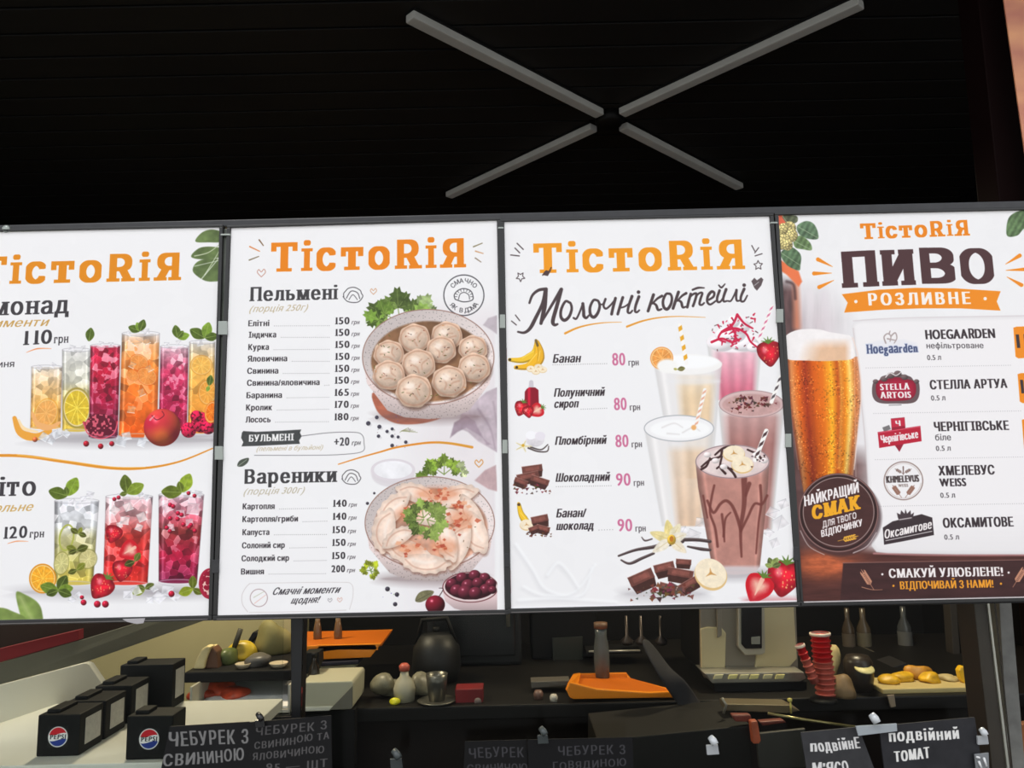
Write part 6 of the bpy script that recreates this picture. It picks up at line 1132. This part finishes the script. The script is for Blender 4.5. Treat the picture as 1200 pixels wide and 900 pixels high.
pxslab('handle_bar', [(840, 700), (846, 700), (846, 745), (841, 748)], ym+.004, .01, CRG, t, .002)
pxslab('drip_tray', [(825, 789), (942, 787.5), (945, 795), (938, 799), (835, 801)], ym-.05, .1, STEEL, t, .003)
for k, x in enumerate((842, 859, 872, 884, 900, 914)):
    pxslab('tray_slot', [(x-4, 791), (x+6, 790.6), (x+4, 795.5), (x-6, 796)], ym-.054, .004, mat('tray_light_%d' % (k % 2), (232, 222, 150) if k % 2 else (214, 206, 160), .4), t, .0008)
pxslab('machine_base', [(836, 801), (946, 798), (946, 810), (940, 812), (838, 814.5)], ym-.04, .25, BLK, t, .004)
# steel rails and orange-red pieces in the display below the machine
t = thing('steel_rack', 'bent steel rack rail under the coffee machine', 'rack', at(900, 832, 1.75))
tube('rack_rail', [at(846, 818, 1.75), at(851, 826, 1.75), at(848, 836, 1.75)], .003, STEEL, t); pxslab('rack_plate', [(850, 825), (925, 826.5), (938, 833), (922, 836), (851, 833)], 1.76, .05, mat('rack_plate', (116, 104, 80), .4, .4), t, .002); tube('rack_rod', [at(900, 836, 1.7), at(940, 843, 1.7), at(1003, 852, 1.7)], .0028, mat('rod_brass', (168, 158, 110), .3, .7), t)
tube('rack_pin', [at(926, 820, 1.74), at(927, 836, 1.74)], .002, mat('pin_yellow', (214, 202, 110), .4), t); lathe('pin_head', [(0, -.005), (.005, -.002), (.005, .003), (0, .005)], at(925.5, 820.5, 1.74), MATS['pin_yellow'], t, 14)
t = thing('display_tray', 'grey steel display tray below the coffee machine', 'tray', at(900, 880, 1.68)); pxslab('tray_front', [(886, 860), (944, 854), (946, 900), (890, 900)], 1.66, .01, mat('tray_grey', (52, 50, 45), .5), t, .002); pxslab('tray_body', [(700, 868), (880, 850), (884, 960), (700, 960)], 1.69, .2, mat('tray_olive', (24, 22, 20), .6, spec=.25), t, .003)
OR2 = mat('orange_crust', (190, 92, 58), .5, noise=.3, nscale=40)
for k, (px_, l) in enumerate((([(880, 846), (888, 845), (892, 868), (890, 872), (883, 872)], 'orange crust piece standing at the left of the display tray'), ([(858, 838), (880, 838), (882, 846), (862, 846)], 'dim reddish crust piece under the steel rack'), ([(890, 846), (918, 844), (922, 847), (894, 851)], 'thin reddish crust slice lying on the display tray'))):
    tag(pxslab('crust_piece', px_, 1.655+.03*k, .02, OR2 if k == 0 else mat('crust_dim_%d' % k, (120, 50, 36), .5, noise=.2, nscale=30), None, .003), l, 'crust')
# stacks of red paper cups
def cups(a, b, r0, r1, n, label, group='stacks of red paper cups', pale=.35):
    A, B = Vector(a), Vector(b); ax = (B-A); L = ax.length; ax.normalize()
    t = thing('cup_stack', label, 'cups', A, group)
    q = Vector((0, 0, 1)).rotation_difference(ax).to_matrix()
    RD = mat('cup_red', (196, 26, 30), .45); PK_ = mat('cup_salmon', (196, 98, 84), .5); WR = mat('cup_rim', (222, 206, 190), .4)
    for i in range(n):
        s0 = i/n; base = A+ax*L*s0; rr = r0+(r1-r0)*s0; h = L/n if i < n-1 else L/n
        prof = [(rr*.86, 0), (rr, h*.82), (rr*1.08, h*.86), (rr*1.08, h*.98), (rr*.8, h*1.0)]
        if i == 0: prof = [(0, 0)]+prof
        if i == n-1: prof = prof+[(rr*.7, h*.7), (0, h*.68)]
        o = lathe('paper_cup', prof, base, PK_ if s0 < .58 else RD, t, 22, ax)
    lathe('cup_rim', [(r1*1.02, -.002), (r1*1.14, 0), (r1*1.14, .005), (r1*.98, .006)], B, WR, t, 22, ax)
    return t
A = on(969, 818); cups(A, at(961, 744, A.y), .0245, .0225, 12, 'tall upright stack of red and salmon paper cups beside the machine')
A2 = at(955, 800, A.y-.02); cups(A2, at(938, 758, A.y-.02), .012, .011, 6, 'short leaning stack of red paper cups left of the tall stack')
tag(lathe('cup_stand', [(0, 0), (.034, 0), (.03, .008), (0, .009)], on(965, 822), BLK, None, 24), 'low black round stand at the foot of the cup stacks', 'stand')
# pastry packets and dark jar
KR = mat('kraft_paper', (178, 160, 110), .6, noise=.3, nscale=30)
tag(blob('paper_packet', on(984, 812)+Vector((0, .06, .065)), (.026, .03, .05), KR, None, 3, .2), 'crumpled cream paper packet right of the red cups', 'packet')
tag(blob('bread_roll', on(988, 818)+Vector((0, .0, .022)), (.028, .03, .034), mat('roll_brown', (122, 98, 66), .6, noise=.25, nscale=30), None, 6, .12), 'brown roll in front of the cream paper packet', 'roll')
q = on(1014, 812)+Vector((0, .03, 0)); t = thing('dark_jar', 'dark jar with an oval cream lid spot in front of the black back', 'jar', q); lathe('jar_body', [(0, 0), (.03, 0), (.036, .03), (.036, .07), (.028, .085), (0, .09)], q, mat('jar_dark', (48, 40, 34), .35), t); q2 = at(1013, 784, q.y-.036); lathe('jar_label', [(0, 0), (.024, 0), (.023, .003), (0, .003)], q2, mat('label_cream', (216, 206, 146), .5), t, 24, (0, -.35, 1))
tag(pxslab('counter_box', [(982, 768), (1026, 764), (1032, 769), (1060, 770), (1060, 777), (982, 779)], 2.5, .1, mat('box_grey', (72, 68, 60), .5), None, .004), 'dim grey box behind the paper packet', 'box')
# yellow food on a pale board
zb_ = ZW+.012; tag(box('cutting_board', (on(1032, 812).x, 2.02, ZW), (on(1150, 810).x, 2.14, ZW+.012), mat('board_pale', (196, 176, 120), .5, noise=.08, nscale=12), None, .003), 'pale cutting board at the right end of the worktop', 'board')
YL = mat('cheese_yellow', (214, 166, 30), .45, noise=.3, nscale=40); YD = mat('cheese_orange', (176, 122, 34), .5, noise=.3, nscale=40)
for k, (x, y, rx, rz, m, l) in enumerate(((1045, 806, .026, .012, YL, 'yellow cheese slice at the left end of the pale board'), (1060, 808, .03, .013, YL, 'yellow cheese piece second from the left on the pale board'), (1076, 802, .036, .022, YD, 'tallest golden brown piece in the heap on the pale board'), (1090, 807, .024, .015, YL, 'yellow piece at the right of the golden heap'), (1112, 806, .024, .008, mat('peel', (186, 168, 120), .6, noise=.2, nscale=30), 'beige peel lying between the two yellow heaps'))):
    p = at(x, y, 2.08+.02*(k % 3)); p.z = zb_+rz*.5; tag(blob('cheese_piece', p, (rx, .024, rz), m, None, k+20, .16), l, 'cheese')
for k, (px_, l) in enumerate((([(1124, 786), (1127, 781), (1131, 781), (1136, 792), (1146, 810), (1138, 811), (1126, 796)], 'left of two bright yellow banana pieces leaning at the board end'), ([(1137, 788), (1141, 785), (1147, 795), (1150, 810), (1143, 811)], 'right of two bright yellow banana pieces leaning at the board end'))):
    tag(pxslab('banana_piece', px_, 2.06+.02*k, .02, mat('banana_yellow', (240, 190, 30), .4, noise=.1, nscale=20), None, .004), l, 'banana')
t = thing('sauce_spoon', 'pale scoop leaning over the golden heap on the board', 'spoon', at(1080, 795, 2.15)); tube('scoop', [at(1070, 783, 2.15), at(1076, 790, 2.14), at(1083, 799, 2.12)], [.006, .010, .007], mat('scoop_pale', (176, 160, 136), .4), t)
tag(pxslab('dark_tub', [(1032, 786), (1062, 777), (1072, 782), (1082, 784), (1034, 786)], 2.3, .1, mat('tub_dark', (40, 38, 38), .4), None, .004), 'black tub behind the golden heap at right', 'tub')
tag(pxslab('paper_strip', [(1040, 815), (1048, 814), (1050, 828), (1044, 829)], 1.985, .004, mat('strip_beige', (150, 132, 110), .6), None, .0006), 'small beige paper strip hanging off the worktop edge', 'paper')
# dim bottles hanging or standing at the back right
for k, (x, y0, y1, r) in enumerate(((1014, 764, 716, .022), (1062, 763, 714, .022), (996, 766, 716, .02))):
    q = at(x, y0, 2.6); h = (y0-y1)*PXM(2.6); t = thing('bar_bottle', ['dim brown bottle on the back shelf right of the cups', 'dim grey bottle on the back shelf, rightmost', 'dim bottle on the back shelf nearest the cups'][k], 'bottle', q, 'bottles on the back shelf'); lathe('bottle_body', [(0, 0), (r, 0), (r, h*.55), (r*.4, h*.75), (r*.4, h), (0, h)], q, mat('bar_bottle_%d' % k, [(70, 60, 48), (58, 60, 62), (60, 50, 40)][k], .25), t, 22); lathe('bottle_label', [(r*1.02, h*.12), (r*1.02, h*.45)], q, mat('bar_label_%d' % k, [(90, 84, 70), (84, 84, 84), (80, 70, 60)][k], .6), t, 22)
tag(pxslab('back_shelf', [(955, 745), (1100, 757), (1100, 763), (955, 766)] if False else [(955, 767), (1105, 763), (1105, 768), (955, 772)], 2.55, .12, DARK, None, .003), 'dark shelf at the back right behind the cups', 'shelf')

# ------------------------------------------------------------------ chalk signs clipped to the glass
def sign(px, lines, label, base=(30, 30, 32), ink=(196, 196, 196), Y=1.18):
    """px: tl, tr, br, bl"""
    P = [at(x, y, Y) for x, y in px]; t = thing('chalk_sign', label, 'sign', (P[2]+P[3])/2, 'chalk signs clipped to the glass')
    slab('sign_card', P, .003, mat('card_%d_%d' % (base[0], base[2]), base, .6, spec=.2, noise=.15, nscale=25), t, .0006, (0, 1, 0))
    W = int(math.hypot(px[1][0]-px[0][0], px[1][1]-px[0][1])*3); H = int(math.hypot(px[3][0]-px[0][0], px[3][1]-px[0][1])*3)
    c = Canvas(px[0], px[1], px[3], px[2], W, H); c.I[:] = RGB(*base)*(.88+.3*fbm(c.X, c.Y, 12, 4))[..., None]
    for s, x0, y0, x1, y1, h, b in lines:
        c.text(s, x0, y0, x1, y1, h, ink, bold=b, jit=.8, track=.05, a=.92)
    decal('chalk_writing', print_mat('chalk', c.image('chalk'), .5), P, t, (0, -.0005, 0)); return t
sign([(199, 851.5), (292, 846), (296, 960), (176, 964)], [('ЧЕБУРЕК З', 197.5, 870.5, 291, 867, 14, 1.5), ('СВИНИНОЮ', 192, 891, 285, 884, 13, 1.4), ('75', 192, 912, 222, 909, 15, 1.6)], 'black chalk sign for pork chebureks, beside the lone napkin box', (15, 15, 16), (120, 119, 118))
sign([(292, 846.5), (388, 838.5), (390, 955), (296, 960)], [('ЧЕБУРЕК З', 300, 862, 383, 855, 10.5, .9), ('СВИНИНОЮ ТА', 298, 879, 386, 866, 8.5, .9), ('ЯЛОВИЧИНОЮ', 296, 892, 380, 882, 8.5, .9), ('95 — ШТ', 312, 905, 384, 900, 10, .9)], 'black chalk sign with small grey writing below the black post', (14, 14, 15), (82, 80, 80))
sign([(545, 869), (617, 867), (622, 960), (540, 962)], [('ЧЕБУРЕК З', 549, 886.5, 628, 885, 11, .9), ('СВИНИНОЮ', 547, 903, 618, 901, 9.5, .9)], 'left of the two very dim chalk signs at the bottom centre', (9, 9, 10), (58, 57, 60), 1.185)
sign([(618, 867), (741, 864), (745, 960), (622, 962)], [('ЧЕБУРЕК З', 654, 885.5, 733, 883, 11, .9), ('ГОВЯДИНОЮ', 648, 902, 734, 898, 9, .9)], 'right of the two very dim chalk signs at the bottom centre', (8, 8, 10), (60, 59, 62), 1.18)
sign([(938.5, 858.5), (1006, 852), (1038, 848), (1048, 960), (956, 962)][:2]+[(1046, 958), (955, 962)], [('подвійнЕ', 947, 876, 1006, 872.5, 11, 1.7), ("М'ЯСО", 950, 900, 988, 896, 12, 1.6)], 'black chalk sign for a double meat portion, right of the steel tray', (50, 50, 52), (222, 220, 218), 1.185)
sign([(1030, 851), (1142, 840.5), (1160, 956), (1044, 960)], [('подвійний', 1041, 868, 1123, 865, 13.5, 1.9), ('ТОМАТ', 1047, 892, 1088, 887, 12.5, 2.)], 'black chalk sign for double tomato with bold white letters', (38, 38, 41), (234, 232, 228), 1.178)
CL = mat('clip_clear', (186, 190, 192), .2, coat=.5); CLD = mat('clip_dim', (60, 66, 66), .4)
def clip(x, y, m, label, s=1., strip=None):
    Y = 1.172; t = thing('sign_clip', label, 'clip', at(x, y, Y), 'clear clips holding the signs')
    tube('clip_roll', [at(x-3*s, y-5*s, Y), at(x+1*s, y, Y-.004), at(x+4*s, y+5*s, Y-.006)], [.005*s, .0062*s, .0056*s], m, t, 14)
    if strip: pxslab('clip_strip', strip, Y-.001, .003, mat('clip_strip', (150, 156, 160), .2), t, .0006)
    else: pxslab('clip_base', [(x-8*s, y+6*s), (x+7*s, y+5*s), (x+9*s, y+18*s), (x-7*s, y+19*s)], Y, .004, mat('%s_base' % m.name, tuple(int(255*min(1, v)**.45*.85) for v in m.node_tree.nodes['Principled BSDF'].inputs[0].default_value[:3]), .25), t, .001)
    return t
clip(1024, 842, CL, 'white rolled clip with a clear strip between the two bright signs', 1., [(1003, 851), (1051, 848), (1051.6, 857), (1006, 862.5)])
clip(835, 868, CL, 'bright clear clip alone on the dark glass below the orange tray', .9)
clip(1152, 858, CL, 'clear clip with a folded tag at the right edge of the signs', .8)
clip(636, 857, CLD, 'dim clear clip above the two dim signs', .8); clip(464, 884, CLD, 'dim clear clip at the bottom left of centre', .9); clip(304, 840, mat('clip_dark', (34, 34, 34), .3), 'dark clip above the sign with small grey writing', .7)
t = thing('price_tag', 'narrow white tag with a clear sleeve under the rightmost clip', 'tag', at(1150, 890, 1.17)); pxslab('tag_sleeve', [(1142, 884), (1158.6, 882), (1160.6, 930), (1147, 932)], 1.171, .002, mat('sleeve', (120, 122, 124), .2), t, .0004)
for a_, b_ in (((1144, 887), (1148, 888)), ((1147, 892), (1150, 900)), ((1153, 888), (1156, 898))): tube('white_mark', [at(*a_, 1.169), at(*b_, 1.169)], .0016, mat('mark_white', (220, 220, 220), .5), t, 6)
